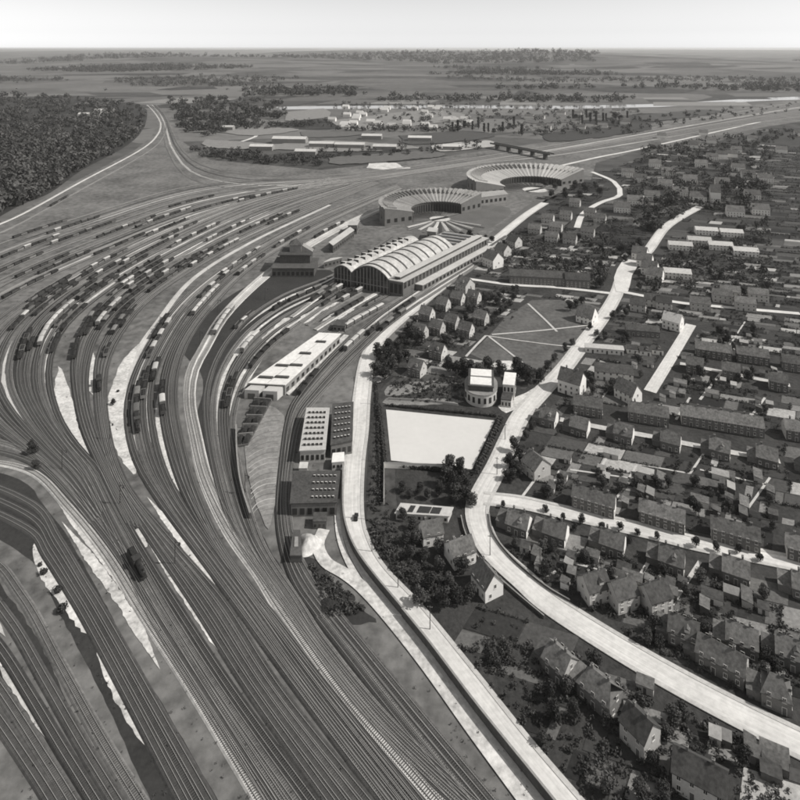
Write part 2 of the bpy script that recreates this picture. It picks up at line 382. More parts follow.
# ------------------------------------------------------------------ roads
ROADS = []
def road(P, w, mat='road', kerbs=True, name='road', z=.3):
    pts = curveW(P, step=5); ROADS.append((pts, w)); z += .012*len(ROADS)
    o = strip(name, pts, w, M[mat], z)
    if kerbs:
        for s in (-1, 1):
            strip('pavement', offset(pts, s*(w/2+.8)), 1.5, M['path'], z-.1, parent=o, thick=.23, slope=.04)
    return o
road([(585,830),(520,752),(466,682),(414,616),(374,572),(357,540),(352,512),(354,467),(359,430),(362,395),(367,362),(377,342),(398,321),(423,301),(448,281),(473,261),(497,239),(525,216),(545,203)], 7.2)
road([(900,790),(780,735),(660,672),(559,610),(523,580),(493,552),(481,530),(477,510),(483,493),(497,467),(510,438),(521,416),(541,393),(562,371),(582,345),(603,317),(616,295),(622,278),(634,263),(648,251),(664,229),(683,216),(700,207)], 7.2)
road([(484,499),(520,503),(560,512),(600,521),(660,535),(700,545),(775,560),(870,580)], 5.6)
road([(691,325),(671,358),(650,392)], 7.0, kerbs=False)
road([(622,292),(648,297),(680,303),(720,307),(800,314)], 5.0, kerbs=False)
road([(467,279),(512,285),(560,288),(614,294)], 4.6, kerbs=False)
road([(577,228),(583,214),(600,203),(620,195),(614,182),(592,172)], 7, kerbs=False)
road([(560,166),(600,157),(640,149),(760,122)], 7, kerbs=False)
road([(205,147),(240,142),(258,134),(240,126),(205,124)], 8, kerbs=False)
road([(324,530),(318,546),(326,563),(344,574),(362,588),(388,616),(428,666),(478,735),(540,818)], 5.0, 'sand', kerbs=False)
road([(337,500),(339,535),(348,562),(362,586)], 2.4, 'sand', kerbs=False)
road([(560,420),(600,428),(650,437),(700,447),(780,462)], 4.0, 'path', kerbs=False, name='path')
road([(680,364),(720,372),(790,386)], 4.0, 'path', kerbs=False, name='path')
sheet('square', [(616,292),(614,278),(622,262),(634,256),(640,262),(632,276),(628,292)], M['road'], .55)
sheet('cinder_ground', [(303,556),(318,560),(332,580),(366,612),(376,622),(330,622),(312,590)], M['cinder'], .12, jitter=.3)
sheet('cinder_ground', [(402,222),(420,208),(455,206),(500,206),(512,212),(490,228),(455,236),(415,234)], M['asphalt'], .09, jitter=.2)
sheet('dark_roadway', [(478,243),(505,222),(530,204),(540,202),(520,222),(492,244)], M['asphalt'], .18)
# lawn triangle with footpaths
sheet('lawn', [(470,354),(487,338),(505,318),(532,300),(580,300),(604,310),(588,332),(566,360),(545,380),(520,372),(497,366)], M['lawn'], .1, smooth=False)
for P in [[(486,336),(520,341),(560,346),(580,347)], [(489,337),(507,351),(526,366)], [(528,304),(545,320),(557,332)], [(492,335),(540,331),(594,325)], [(486,336),(476,346),(466,357)]]:
    road(P, random.uniform(1.0, 1.8), 'path', False, 'path', .17)
sheet('sand_patch', [(490,366),(500,361),(518,362),(524,368),(505,370)], M['sand'], .16)
sheet('sand_patch', [(498,406),(515,398),(535,388),(549,380),(546,389),(526,403),(506,413)], M['sand'], .2, jitter=.2)
for P, m in (([(388,386),(428,382),(426,391),(386,396)], 5), ([(432,382),(462,384),(460,396),(430,391)], 4), ([(387,399),(455,399),(456,404),(387,405)], 5), ([(400,378),(440,374),(438,380),(398,383)], 3)): sheet('allotment', P, PLOT[m], .18, jitter=.25, step=4)
sheet('verge', [(364,545),(372,470),(376,405),(386,384),(400,384),(395,470),(400,520),(420,580),(425,600)], M['ground'], .1)
# pale flat ground with a dark hedge round it
sheet('sports_ground', [(386,410),(495,421),(472,470),(391,461)], M['white'], .3, smooth=False)

# ------------------------------------------------------------------ foliage
def leaf_cloud(blobs, n, size, seed):
    r = np.random.default_rng(seed); B = np.array(blobs, float)
    wgt = (B[:, 3]*B[:, 4])**1.0; k = r.choice(len(B), n, p=wgt/wgt.sum())
    d = r.normal(size=(n, 3)); d /= np.linalg.norm(d, axis=1)[:, None]
    rad = r.uniform(.72, 1.04, n)[:, None]
    c = B[k, :3]+d*rad*np.c_[B[k, 3], B[k, 3], B[k, 4]]
    nrm = d+r.normal(scale=.55, size=(n, 3)); nrm /= np.linalg.norm(nrm, axis=1)[:, None]
    a = np.cross(nrm, r.normal(size=(n, 3))); a /= np.linalg.norm(a, axis=1)[:, None]; b = np.cross(nrm, a)
    s = r.uniform(.6, 1.3, n)[:, None]*size
    return np.stack([c+a*s, c+b*s*.7, c-a*s, c-b*s*.7], 1).reshape(-1, 3)
def mesh_quads(name, V, mats, midx=None):
    n = len(V)//4; m = bpy.data.meshes.new(name)
    m.vertices.add(len(V)); m.vertices.foreach_set('co', np.asarray(V, np.float32).ravel())
    m.loops.add(4*n); m.loops.foreach_set('vertex_index', np.arange(4*n, dtype=np.int32))
    m.polygons.add(n); m.polygons.foreach_set('loop_start', np.arange(0, 4*n, 4, dtype=np.int32))
    for a in mats: m.materials.append(a)
    if midx is not None: m.polygons.foreach_set('material_index', midx)
    m.update(calc_edges=True); return m
TREE = []
for k in range(7):
    r = random.Random(40+k); hh = 8.0; tall = (k == 5); low = (k == 6)
    blobs = []
    nb = 14
    for i in range(nb):
        a = r.uniform(0, 6.28)
        if tall: z = r.uniform(2.0, 10.5); q = r.uniform(0, .6)*(1-abs(z-5)/9); s = r.uniform(.9, 1.3)
        elif low: z = r.uniform(.8, 2.2); q = r.uniform(0, 1.3); s = r.uniform(.8, 1.2)
        else: z = r.uniform(2.2, 6.4); q = r.uniform(.3, 2.4)*(1-max(0, z-4.2)/4.5); s = r.uniform(1.1, 1.85)
        blobs.append((q*math.cos(a), q*math.sin(a), z, s, s*r.uniform(.75, 1.0)))
    V = leaf_cloud(blobs, 1500 if not low else 600, .32, 90+k)
    crown = mesh_quads('crown', V, [M['leaf2'] if k in (2, 4) else M['leaf']])
    t = MB(); top = 1.4 if low else 4.6
    t.tube((0,0,-.2), (.05,.03,top*.5), .24 if not low else .12, .17, 7); t.tube((.05,.03,top*.5), (.1,0,top), .17, .08, 6)
    for i in range(5):
        b = blobs[i]; t.tube((.05,.02,top*(.4+.1*i)), (b[0]*.8, b[1]*.8, b[2]), .09, .03, 5)
    TREE.append((t.mesh('trunk', M['bark']), crown))
HOUSES = []      # (x, y, radius)
RP_ = []
def near_road(x, y, extra=1.5):
    if len(RP_) != len(ROADS):
        RP_.clear()
        for pts, w in ROADS:
            q = []
            for a, b in zip(pts, pts[1:]):
                n_ = max(1, int((b-a).length/3)); q += [(a.lerp(b, k/n_).x, a.lerp(b, k/n_).y) for k in range(n_)]
            RP_.append((np.array(q), w))
    for q, w in RP_:
        d = (q[:, 0]-x)**2+(q[:, 1]-y)**2
        if d.min() < (w/2+1.6+extra)**2: return True
    return False
def tree_at(x, y, sc, k, name='tree'):
    o = bpy.data.objects.new(name, None); COL.objects.link(o); o.location = (x, y, 0)
    a = random.uniform(0, 6.28)
    for nm, m in zip(('trunk', 'crown'), TREE[k]):
        c = ob(nm, m, o, rz=a); c.scale = (sc*random.uniform(.92, 1.1), sc*random.uniform(.92, 1.1), sc*random.uniform(.9, 1.12))
    return o
def cluster(pxs, sc, where, group, kinds=(0, 1, 2, 3, 4), word='leafy tree', cat='tree', name='tree'):
    pxs = sorted(pxs, key=lambda p: p[0])
    for i, p in enumerate(pxs):
        w = W(p[0], p[1]); s = p[2] if len(p) > 2 else sc*random.uniform(.8, 1.25)
        o = tree_at(w.x, w.y, s, random.choice(kinds), name)
        lab = ('%s %s from the left %s' % (ordw(i), word, where)) if len(pxs) > 1 else '%s %s' % (word, where)
        tag(o, lab, cat, group)
def scatter_px(cx, cy, rx, ry, n, seed):
    r = random.Random(seed); out = []
    for _ in range(n*30):
        u = cx+r.uniform(-rx, rx); v = cy+r.uniform(-ry, ry)
        if ((u-cx)/rx)**2+((v-cy)/ry)**2 > 1: continue
        if all((u-a)**2+((v-b)*2)**2 > (1.1*rx*2/max(2, n**.5+1))**2*.35 for a, b in out): out.append((u, v))
        if len(out) >= n: break
    return out

# ------------------------------------------------------------------ houses
CACHE = {}
def window_mesh(w=1.1, h=1.5):
    k = ('win', w, h)
    if k not in CACHE:
        b = MB(); t = .13
        b.box(-w/2, -w/2+t, -.09, 0, 0, h, 0).box(w/2-t, w/2, -.09, 0, 0, h, 0).box(-w/2+t, w/2-t, -.09, 0, 0, t, 0).box(-w/2+t, w/2-t, -.09, 0, h-t, h, 0)
        b.box(-.04, .04, -.07, 0, t, h-t, 0); b.box(-w/2+t, w/2-t, -.03, 0, t, h-t, 1)
        b.box(-w/2-.1, w/2+.1, -.2, 0, -.1, 0, 0)
        CACHE[k] = b.mesh('window', [M['frame'], M['glass']])
    return CACHE[k]
def door_mesh(w=1.1, h=2.2):
    k = ('door', w, h)
    if k not in CACHE:
        b = MB(); b.box(-w/2, w/2, -.06, 0, 0, h, 0).box(-w/2-.12, -w/2, -.1, 0, 0, h+.12, 1).box(w/2, w/2+.12, -.1, 0, 0, h+.12, 1).box(-w/2, w/2, -.1, 0, h, h+.12, 1)
        CACHE[k] = b.mesh('door', [M['wood'], M['frame']])
    return CACHE[k]
def house(u, v, w=9, d=8, h=5.2, rh=3.4, ang=-22, wall='plaster', roof='tile', chim=1, detail=2, annexe=0, loc=None, name='house', hip=0, gable=None):
    ang = math.radians(ang); c = loc or W(u, v)
    o = bpy.data.objects.new(name, None); COL.objects.link(o); o.location = (c.x, c.y, .05); o.rotation_euler = (0, 0, ang)
    HOUSES.append((c.x, c.y, max(w, d)*.62))
    k = (w, d, h, rh, wall, hip, gable)
    if ('w',)+k not in CACHE:
        x, y = w/2, d/2
        if hip:
            b = MB(); b.box(-x, x, -y, y, -.3, h); CACHE[('w',)+k] = b.mesh('wall', M[wall])
        else:
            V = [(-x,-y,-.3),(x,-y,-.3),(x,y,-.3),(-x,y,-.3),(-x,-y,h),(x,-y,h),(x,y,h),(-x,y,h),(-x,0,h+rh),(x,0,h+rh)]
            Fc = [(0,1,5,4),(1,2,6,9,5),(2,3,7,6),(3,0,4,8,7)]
            CACHE[('w',)+k] = mesh('wall', V, Fc, [M[wall], M[gable or wall]], [0, 1, 0, 1])  # paler gables and darker fronts put sun and shade into the wall colours
    ob('wall', CACHE[('w',)+k], o)
    kr = ('r', w, d, h, rh, roof, hip)
    if kr not in CACHE:
        e = .35; x, y = w/2+e, d/2+e; t = .22; zr = h+rh; ze = h-e*rh/(d/2); hx = x-(hip*(d/2+e) if hip else 0)
        V = [(-x,-y,ze),(x,-y,ze),(x,y,ze),(-x,y,ze),(-hx,0,zr),(hx,0,zr)]
        V = [(a,b_,c_+.03) for a,b_,c_ in V]+[(a,b_,c_+.03+t) for a,b_,c_ in V]
        Fc = [(6,7,11,10),(8,9,10,11),(0,4,5,1),(2,5,4,3),(0,1,7,6),(2,3,9,8),(1,5,11,7),(5,2,8,11),(3,4,10,9),(4,0,6,10)]
        CACHE[kr] = mesh('roof', V, Fc, M[roof])
    r = ob('roof', CACHE[kr], o)
    if chim and detail:
        km = ('chim', chim > 0)
        if km not in CACHE:
            b = MB(); b.box(-.35, .35, -.3, .3, -1.2, 1.15, 0).box(-.43, .43, -.38, .38, 1.15, 1.35, 1).cyl(-.15, 0, 1.35, 1.75, .12, .1, 6, 0).cyl(.18, 0, 1.35, 1.75, .12, .1, 6, 0)
            CACHE[km] = b.mesh('chimney', [M['brick'], M['concrete']])
        for i in range(chim):
            x = -w*.28 if chim == 1 else (-w/2+w*(i+.5)/chim)
            ob('chimney', CACHE[km], r, (x, .25, h+rh))
    if detail >= 1:
        rows = 2 if h > 4.2 else 1
        nw = max(2, int(w/2.9)); wm = window_mesh(1.15, 1.5)
        sides = [(-1, 0)] if detail == 1 else [(-1, 0), (1, math.pi)]
        for sg, rz in sides:
            for rr in range(rows):
                for i in range(nw):
                    x = -w/2+w*(i+.5)/nw
                    if rr == 0 and sg == -1 and i % 3 == 1:
                        ob('door', door_mesh(), o, (x, -d/2, 0)); continue
                    ob('window', wm, o, (x, sg*d/2, 1.0+2.7*rr), rz)
        if detail > 1:
            for sg, rz in ((1, math.pi/2), (-1, -math.pi/2)):
                for rr in range(rows):
                    ob('window', wm, o, (sg*w/2, -d*.22 if rr == 0 else d*.05, 1.0+2.7*rr), rz)
    if detail == 2 and not hip and w < 12.5 and (int(u*7+v*3) % 3 == 0):
        zb = h+rh*.28; yb = -d/2+d/2*.28; bd = MB(); bd.box(-.8, .8, yb-.25, yb+1.6, zb-.3, zb+1.15)
        dm = ob('dormer', bd.mesh('dormer', [M['plaster']]), r, (w*.12, 0, 0)); bd = MB()
        bd.sweep([(-1.0, yb-.45, zb+1.1), (1.0, yb-.45, zb+1.1), (0, yb-.45, zb+1.75)], (0,0,0), (0, 2.6, 0)); ob('dormer_roof', bd.mesh('dormer_roof', M[roof]), r, (w*.12, 0, 0))
    if annexe:
        b = MB(); aw = annexe; x0 = -w/2-aw; x1 = -w/2-.01
        b.box(x0, x1, -d/2+1, d/2-1.5, -.3, 2.6, 0); q = ob('annexe', b.mesh('annexe', M[wall]), o)
        b = MB(); y0, y1 = -d/2+.7, d/2-1.2
        P = [(x0-.2, y0, 2.62), (x0-.2, y1, 3.9), (x0-.2, y1, 4.1), (x0-.2, y0, 2.82)]
        b.sweep(P, (0,0,0), (x1-x0+.18, 0, 0)); ob('annexe_roof', b.mesh('annexe_roof', M[roof]), q)
    return o
def row(items, where, group, word=None, cat='house', **kw):
    items = [t for t in items if t[1] < 620 or not near_road(*W(t[0], t[1])[:2], 5.5)]
    for i, it in enumerate(sorted(items, key=lambda t: t[0])):
        k = dict(kw); k.update(it[2] if len(it) > 2 else {})
        wd = k.pop('word', word)
        o = house(it[0], it[1], **k)
        tag(o, '%s %s from the left %s' % (ordw(i), wd, where) if len(items) > 1 else '%s %s' % (wd, where), cat, group)
D = dict
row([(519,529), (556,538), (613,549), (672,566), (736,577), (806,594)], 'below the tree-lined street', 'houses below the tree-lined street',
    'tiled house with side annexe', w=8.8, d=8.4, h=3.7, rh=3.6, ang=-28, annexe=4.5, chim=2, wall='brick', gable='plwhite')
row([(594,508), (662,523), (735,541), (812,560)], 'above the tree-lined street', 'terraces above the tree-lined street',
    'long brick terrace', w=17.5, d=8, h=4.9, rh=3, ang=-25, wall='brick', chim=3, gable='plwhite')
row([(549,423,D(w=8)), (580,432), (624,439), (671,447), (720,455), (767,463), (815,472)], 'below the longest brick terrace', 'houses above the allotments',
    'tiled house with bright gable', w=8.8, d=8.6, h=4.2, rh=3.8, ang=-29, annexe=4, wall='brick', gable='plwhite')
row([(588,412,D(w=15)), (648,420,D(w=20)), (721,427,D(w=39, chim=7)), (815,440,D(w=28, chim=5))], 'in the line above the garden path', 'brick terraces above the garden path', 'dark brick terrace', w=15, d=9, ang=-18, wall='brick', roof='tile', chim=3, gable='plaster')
row([(695,371), (731,377), (778,388)], 'right of the short pale street', 'houses right of the short street', 'tiled house with sunlight-pale gable', w=9.5, d=9.5, h=5.4, ang=-27, wall='brick', gable='plwhite')
row([(713,356,D(w=21)), (752,361,D(w=18)), (800,370,D(w=20))], 'beyond the top of the short pale street', 'terraces beyond the short street', 'grey tiled terrace', d=9, ang=-20, wall='brick', chim=3)
row([(604,377), (623,379)], 'left of the short pale street', 'twin houses left of the short street', 'dark roofed house with white front', w=11, d=9, ang=-15, wall='plwhite', roof='slate')
row([(572,391)], 'standing at the bend of the right-hand road', None, 'tall white gabled house', w=13, d=11, h=7.5, rh=5, ang=-35, wall='plwhite', chim=2)
row([(628,399)], 'at the foot of the short pale street', None, 'steep grey roofed house with white end wall', w=12, d=9, h=5.4, rh=5, ang=-55, wall='plwhite')
row([(604,352)], 'beside the right-hand road', None, 'low white row of garages', w=24, d=6, h=3.4, rh=.8, ang=-10, wall='plwhite', roof='palroof', chim=0)
row([(645,354), (657,353), (632,352)], 'behind the white garages', 'small sheds behind the garages', 'small white walled shed', w=7, d=6, h=3.2, rh=1.6, ang=-12, wall='plwhite', roof='slate', chim=0)
row([(642,334)], 'among gardens above the garages', None, 'long low dark roofed workshop', w=22, d=9, h=4, rh=2.4, ang=-12, wall='brick', roof='slate', chim=1)
row([(673,328)], 'left of the top of the short pale street', None, 'white villa with pale roof', w=12, d=10, h=6.4, rh=4.4, ang=-40, wall='plwhite', roof='palroof', chim=2)
row([(587,321)], 'on the edge of the lawn by the right-hand road', None, 'steep pale gabled house', w=12, d=12, h=5, rh=6.5, ang=-38, wall='plwhite', roof='tile')
row([(638,310), (652,305), (664,308)], 'along the side street near the square', 'houses by the square', 'small house with bright gable', w=11, d=9, ang=-24, h=5.5, roof='slate')
row([(700,309), (722,301), (745,309), (730,297), (758,300)], 'at the right end of the side street', 'houses at the right end of the side street', 'pale house', w=14, d=10, ang=-20, h=6, roof='tile')
row([(431,540,D(w=8.4, d=7, ang=14)), (460,559,D(w=9.6, d=8.5, ang=24)), (487,590,D(w=9, d=8, ang=-62, rh=4.4))], 'between the two pale roads', 'houses in the wedge between the roads', 'white fronted house', h=4.6, rh=3.6, wall='plwhite', roof='tile', chim=1)
row([(536,473,D(w=9, d=10, ang=-60))], 'beside the right-hand road above the tree-lined street', None, 'light tiled house', h=5, rh=4)
row([(594,596), (622,603), (655,606)], 'below the gardens of the tree-lined street', 'houses under the gardens', 'dark tiled house', w=9, d=8, ang=18, roof='slate', chim=2)
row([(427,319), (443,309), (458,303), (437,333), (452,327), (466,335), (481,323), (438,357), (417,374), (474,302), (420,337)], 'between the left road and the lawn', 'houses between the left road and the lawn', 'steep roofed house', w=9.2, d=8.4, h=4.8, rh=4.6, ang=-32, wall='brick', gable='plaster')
row([(493,266,D(w=14, d=13, h=8, rh=6))], 'beside the far end of the left road', None, 'big white gabled house', wall='plwhite', ang=-55)
row([(503,255), (465,290), (514,246)], 'next to the far left road', 'houses beside the far left road', 'pale gabled house', w=12, d=11, h=6, rh=5, ang=-50)
row([(537,283,D(w=46, chim=8)), (577,286,D(w=20, chim=3))], 'above the lawn', 'brick terraces above the lawn', 'brick terrace with many windows', d=11, h=7, rh=4, ang=-8, wall='brick', roof='slate')
row([(640,259), (645,266), (650,274), (655,281)], 'stepping down beside the square', 'gabled houses beside the square', 'white gabled house', w=13, d=11, h=6.5, rh=5.5, ang=-32, wall='plwhite', roof='tile')
row([(706,234), (731,236), (699,244), (720,249), (680,249), (745,255), (677,277)], 'by the gardens upper right', 'pale roofed houses upper right', 'low house with pale roof', w=22, d=11, h=5, rh=2.6, ang=-14, wall='plwhite', roof='palroof', chim=1, detail=1)
row([(652,200), (698,201), (715,202,D(w=12,d=12,h=14,rh=9)), (752,199), (701,167), (738,171), (665,188), (635,205), (680,196), (640,182), (668,175), (722,186), (748,178), (655,167), (690,183), (628,176), (712,160), (765,182), (622,212), (760,214), (735,216)], 'in the far upper right quarter', 'far houses upper right', 'pale far house', w=19, d=13, h=7, rh=5.5, ang=-18, wall='plwhite', roof='tile', chim=1, detail=1)
row([(556,231), (548,222), (566,219), (575,206), (590,216), (600,222), (552,241), (535,233), (570,243), (588,236)], 'near the left road end', 'houses near the end of the left road', 'small grey roofed house', w=13, d=10, h=5.5, rh=4.5, ang=-25, detail=1)
# far settlement
far = [(random.uniform(330, 470), random.uniform(108, 131)) for _ in range(34)]+[(random.uniform(520, 640), random.uniform(112, 132)) for _ in range(16)]+[(random.uniform(655, 800), random.uniform(135, 158)) for _ in range(12)]
row(far[:34], 'in the pale settlement beyond the yard', 'far settlement', 'tiny pale far house', w=21, d=15, h=7, rh=6, ang=-10, wall='plwhite', roof='palroof', chim=0, detail=0)
row(far[34:50], 'beyond the far railway', 'houses beyond the far railway', 'tiny far house', w=24, d=15, h=7, rh=6, ang=-20, wall='plwhite', roof='tile', chim=0, detail=0)
row(far[50:], 'under the right-hand railway', 'houses under the far railway', 'tiny far house', w=18, d=13, h=7, rh=6, ang=-20, wall='plwhite', roof='tile', chim=0, detail=0)
row([(290,143,D(w=72, d=22, h=10, rh=4)), (322,147,D(w=50)), (350,148,D(w=60)), (226,130,D(w=40)), (372,139,D(w=44)), (306,155,D(w=40)), (262,150,D(w=46)), (420,141,D(w=50)), (452,150,D(w=36)), (385,150,D(w=46))], 'in the goods yard beyond the tracks', 'sheds beyond the tracks', 'long low pale shed', cat='shed', d=18, h=8, rh=3.5, ang=-6, wall='concrete', roof='palroof', chim=0, detail=0)
row([(105,113,D(w=60)), (86,117,D(w=40))], 'in a clearing of the wood', 'buildings in the wood', 'white building', w=40, d=18, h=9, rh=4, ang=0, wall='plwhite', roof='palroof', chim=0, detail=0)
# streets nearer than the photograph's lower edge
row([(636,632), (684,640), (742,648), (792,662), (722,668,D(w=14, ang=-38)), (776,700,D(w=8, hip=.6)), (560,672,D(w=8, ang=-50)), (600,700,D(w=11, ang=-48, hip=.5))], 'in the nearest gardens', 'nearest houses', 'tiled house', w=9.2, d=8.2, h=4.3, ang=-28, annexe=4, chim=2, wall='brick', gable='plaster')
row([(566,762,D(hip=.7)), (640,742,D(w=8, ang=-55)), (700,790,D(w=13)), (768,764,D(ang=-12, h=3.4))], 'along the nearest bend', 'houses along the nearest bend', 'grey roofed house', w=10, d=8, ang=-30, chim=2, roof='slate')
def sheds(pts, where, group, seed):
    r_ = random.Random(seed); k_ = []
    for u, v in sorted(pts):
        w_ = W(u, v); w1, d1, h1 = r_.choice(((3.5, 2.6, 2.1), (5, 3, 2.3), (7, 3.4, 2.4), (3, 3, 2.2)))
        o = bpy.data.objects.new('garden_shed', None); COL.objects.link(o); o.location = (w_.x, w_.y, .05); o.rotation_euler = (0, 0, math.radians(-26+r_.choice((0, 0, 90))))
        ob('wall', MB().box(-w1/2, w1/2, -d1/2, d1/2, -.2, h1).mesh('wall', M[r_.choice(('plaster', 'wood', 'brick', 'plwhite'))]), o)
        b_ = MB(); b_.sweep([(-w1/2-.2, -d1/2-.2, h1-.02), (-w1/2-.2, d1/2+.2, h1+.7), (-w1/2-.2, d1/2+.2, h1+.82), (-w1/2-.2, -d1/2-.2, h1+.1)], (0,0,0), (w1+.4, 0, 0)); ob('roof', b_.mesh('roof', M[r_.choice(('shedroof', 'tile', 'slate', 'tile'))]), o)
        ob('door', MB().box(-.45, .45, -d1/2-.05, -d1/2+.02, 0, 1.8).mesh('door', M['wood']), o)
        k_.append(o); HOUSES.append((w_.x, w_.y, 2.5))
    for i_, o in enumerate(k_): tag(o, '%s little garden shed from the left %s' % (ordw(i_), where), 'shed', group)
def rnd0(poly, n, seed):
    r_ = random.Random(seed); out = []; us = [p[0] for p in poly]; vs = [p[1] for p in poly]
    for _ in range(n*80):
        u, v = r_.uniform(min(us), max(us)), r_.uniform(min(vs), max(vs)); w_ = W(u, v)
        if not inpoly(u, v, poly) or near_road(w_.x, w_.y, 2.5) or any((w_.x-a)**2+(w_.y-b)**2 < (q_+3)**2 for a, b, q_ in HOUSES): continue
        if any((u-a)**2+(v-b)**2 < 60 for a, b in out): continue
        out.append((u, v))
        if len(out) >= n: break
    return out
sheds(rnd0([(505,462),(535,442),(770,480),(775,530),(560,500)], 26, 1), 'above the tree-lined street', 'sheds above the tree-lined street', 1)
sheds(rnd0([(510,545),(560,552),(775,600),(775,616),(580,605)], 20, 2), 'below the tree-lined street', 'sheds below the tree-lined street', 2)
sheds(rnd0([(560,400),(640,330),(775,330),(775,420),(650,410)], 30, 3), 'around the short pale street', 'sheds around the short street', 3)
sheds(rnd0([(600,640),(790,640),(790,790),(660,720)], 9, 4), 'in the nearest gardens', 'sheds in the nearest gardens', 4)

# ------------------------------------------------------------------ round locomotive sheds
def roundhouse(cu, cv, Ro, Ri, a0, a1, n, ho, hi, label, roofmat='ringroof'):
    c = W(cu, cv); o = bpy.data.objects.new('roundhouse', None); COL.objects.link(o); o.location = (c.x, c.y, .05); tag(o, label, 'roundhouse', 'round locomotive sheds')
    A = [math.radians(a0+(a1-a0)*i/n) for i in range(n+1)]
    P = lambda r, a, z: (r*math.cos(a), r*math.sin(a), z)
    V, Fc = [], []
    for a in A: V += [P(Ro, a, -.3), P(Ro, a, ho-.4)]
    for i in range(n): Fc.append((2*i, 2*i+2, 2*i+3, 2*i+1))
    b = len(V)
    for a in (A[0], A[-1]):
        k = len(V); V += [P(Ro, a, -.3), P(Ri, a, -.3), P(Ri, a, hi-.4), P(Ro, a, ho-.4)]; Fc.append((k, k+1, k+2, k+3))
    w = ob('wall', mesh('wall', V, Fc, M['brick']), o)
    for i in range(n):          # roof bays, each a low ridge
        am = (A[i]+A[i+1])/2; t = .8
        pa = []
        for r, z in ((Ro+1.2, ho), (Ri-1, hi)):
            pa += [P(r, A[i], z-.2), P(r, am, z+.95*(r/Ro)), P(r, A[i+1], z-.2)]
        q = [(x, y, z-t) for x, y, z in pa]
        Vb = pa+q
        Fb = [(0,1,4,3),(1,2,5,4),(6,9,10,7),(7,10,11,8),(0,6,7,1),(1,7,8,2),(3,4,10,9),(4,5,11,10),(0,3,9,6),(2,8,11,5)]
        rp = ob('roof_bay', mesh('roof_bay', Vb, Fb, M[roofmat]), o)
        # ventilator on each bay
        rv = Ri+(Ro-Ri)*.72; zv = hi+(ho-hi)*.72
        mbv = MB(); ca, sa = math.cos(am), math.sin(am)
        L = (Ro-Ri)*.16
        sec = [(-.8, -.5), (.8, -.5), (.8, 1.0), (0, 1.5), (-.8, 1.0)]
        p3 = [((rv-L)*ca-x*sa, (rv-L)*sa+x*ca, zv+z) for x, z in sec]
        mbv.sweep(p3, (0,0,0), (2*L*ca, 2*L*sa, 2*L*(ho-hi)/(Ro-Ri)))
        ob('ventilator', mbv.mesh('ventilator', M[roofmat]), rp)
        # piers and door of the bay on the open side
        mbp = MB(); e = (A[i+1]-A[i])*.09
        for aa in (A[i]+e, A[i+1]-e):
            mbp.prism([P(Ri, aa-e, 0)[:2], P(Ri+1.2, aa-e, 0)[:2], P(Ri+1.2, aa+e, 0)[:2], P(Ri, aa+e, 0)[:2]], -.3, hi-.5)
        mbp.prism([P(Ri+.02, A[i]+2*e, 0)[:2], P(Ri+1.2, A[i]+2*e, 0)[:2], P(Ri+1.2, A[i+1]-2*e, 0)[:2], P(Ri+.02, A[i+1]-2*e, 0)[:2]], hi*.72, hi-.5)
        ob('door_surround', mbp.mesh('door_surround', M['dkwall']), o)
        mbd = MB(); mbd.prism([P(Ri+.5, A[i]+2*e, 0)[:2], P(Ri+.7, A[i]+2*e, 0)[:2], P(Ri+.7, A[i+1]-2*e, 0)[:2], P(Ri+.5, A[i+1]-2*e, 0)[:2]], 0, hi*.72)
        ob('door', mbd.mesh('door', M['iron']), o)
        if i % 2 == 0:
            rr = Ro+.12; mw = MB(); mw.prism([P(rr-.3, A[i]+3*e, 0)[:2], P(rr, A[i]+3*e, 0)[:2], P(rr, A[i+1]-3*e, 0)[:2], P(rr-.3, A[i+1]-3*e, 0)[:2]], ho*.3, ho*.7)
            ob('window', mw.mesh('window', M['glass']), o)
    for a, sg in ((A[0], 1), (A[-1], -1)):          # windows of the end walls
        for j in range(4):
            r0 = Ri+(Ro-Ri)*(j+.25)/4; r1 = Ri+(Ro-Ri)*(j+.7)/4
            nx, ny = -math.sin(a)*.12*(-1 if a == A[0] else 1)*1, math.cos(a)*.12*(-1 if a == A[0] else 1)
            q = [(r0*math.cos(a)+nx, r0*math.sin(a)+ny), (r1*math.cos(a)+nx, r1*math.sin(a)+ny), (r1*math.cos(a)-nx, r1*math.sin(a)-ny), (r0*math.cos(a)-nx, r0*math.sin(a)-ny)]
            ob('window', MB().prism(q, hi*.25, hi*.6).mesh('window', M['glass']), o)
    # turntable
    tt = bpy.data.objects.new('turntable', None); COL.objects.link(tt); tt.location = (c.x, c.y, .05)
    b = MB(); N = 40; r = Ri*.34
    for k, (ra, rb, z) in enumerate(((r, r+.8, .5),)):
        for i in range(N):
            a, a2 = 6.2832*i/N, 6.2832*(i+1)/N
            b.prism([P(ra, a, 0)[:2], P(rb, a, 0)[:2], P(rb, a2, 0)[:2], P(ra, a2, 0)[:2]], 0, z)
    ob('rim', b.mesh('rim', M['concrete']), tt)
    ob('pit', MB().cyl(0, 0, .05, .12, r-.01, n=40).mesh('pit', M['sand']), tt)
    ob('bridge', MB().box(-r+.3, r-.3, -2, 2, .3, 1.0).mesh('bridge', M['iron']), tt, rz=.6)
    tag(tt, 'turntable in the middle of the '+label.split(' with')[0], 'turntable')
    return o, c
rh1, c1 = roundhouse(440, 219, 71, 35, 40, 206, 30, 20.5, 12.5, 'nearer ring-shaped shed with a ribbed grey roof, left of its twin', 'sootroof')
rh2, c2 = roundhouse(535, 190, 95, 50, 30, 203, 34, 20.5, 9.8, 'farther and wider ring-shaped shed with a ribbed pale roof')
USED.clear()
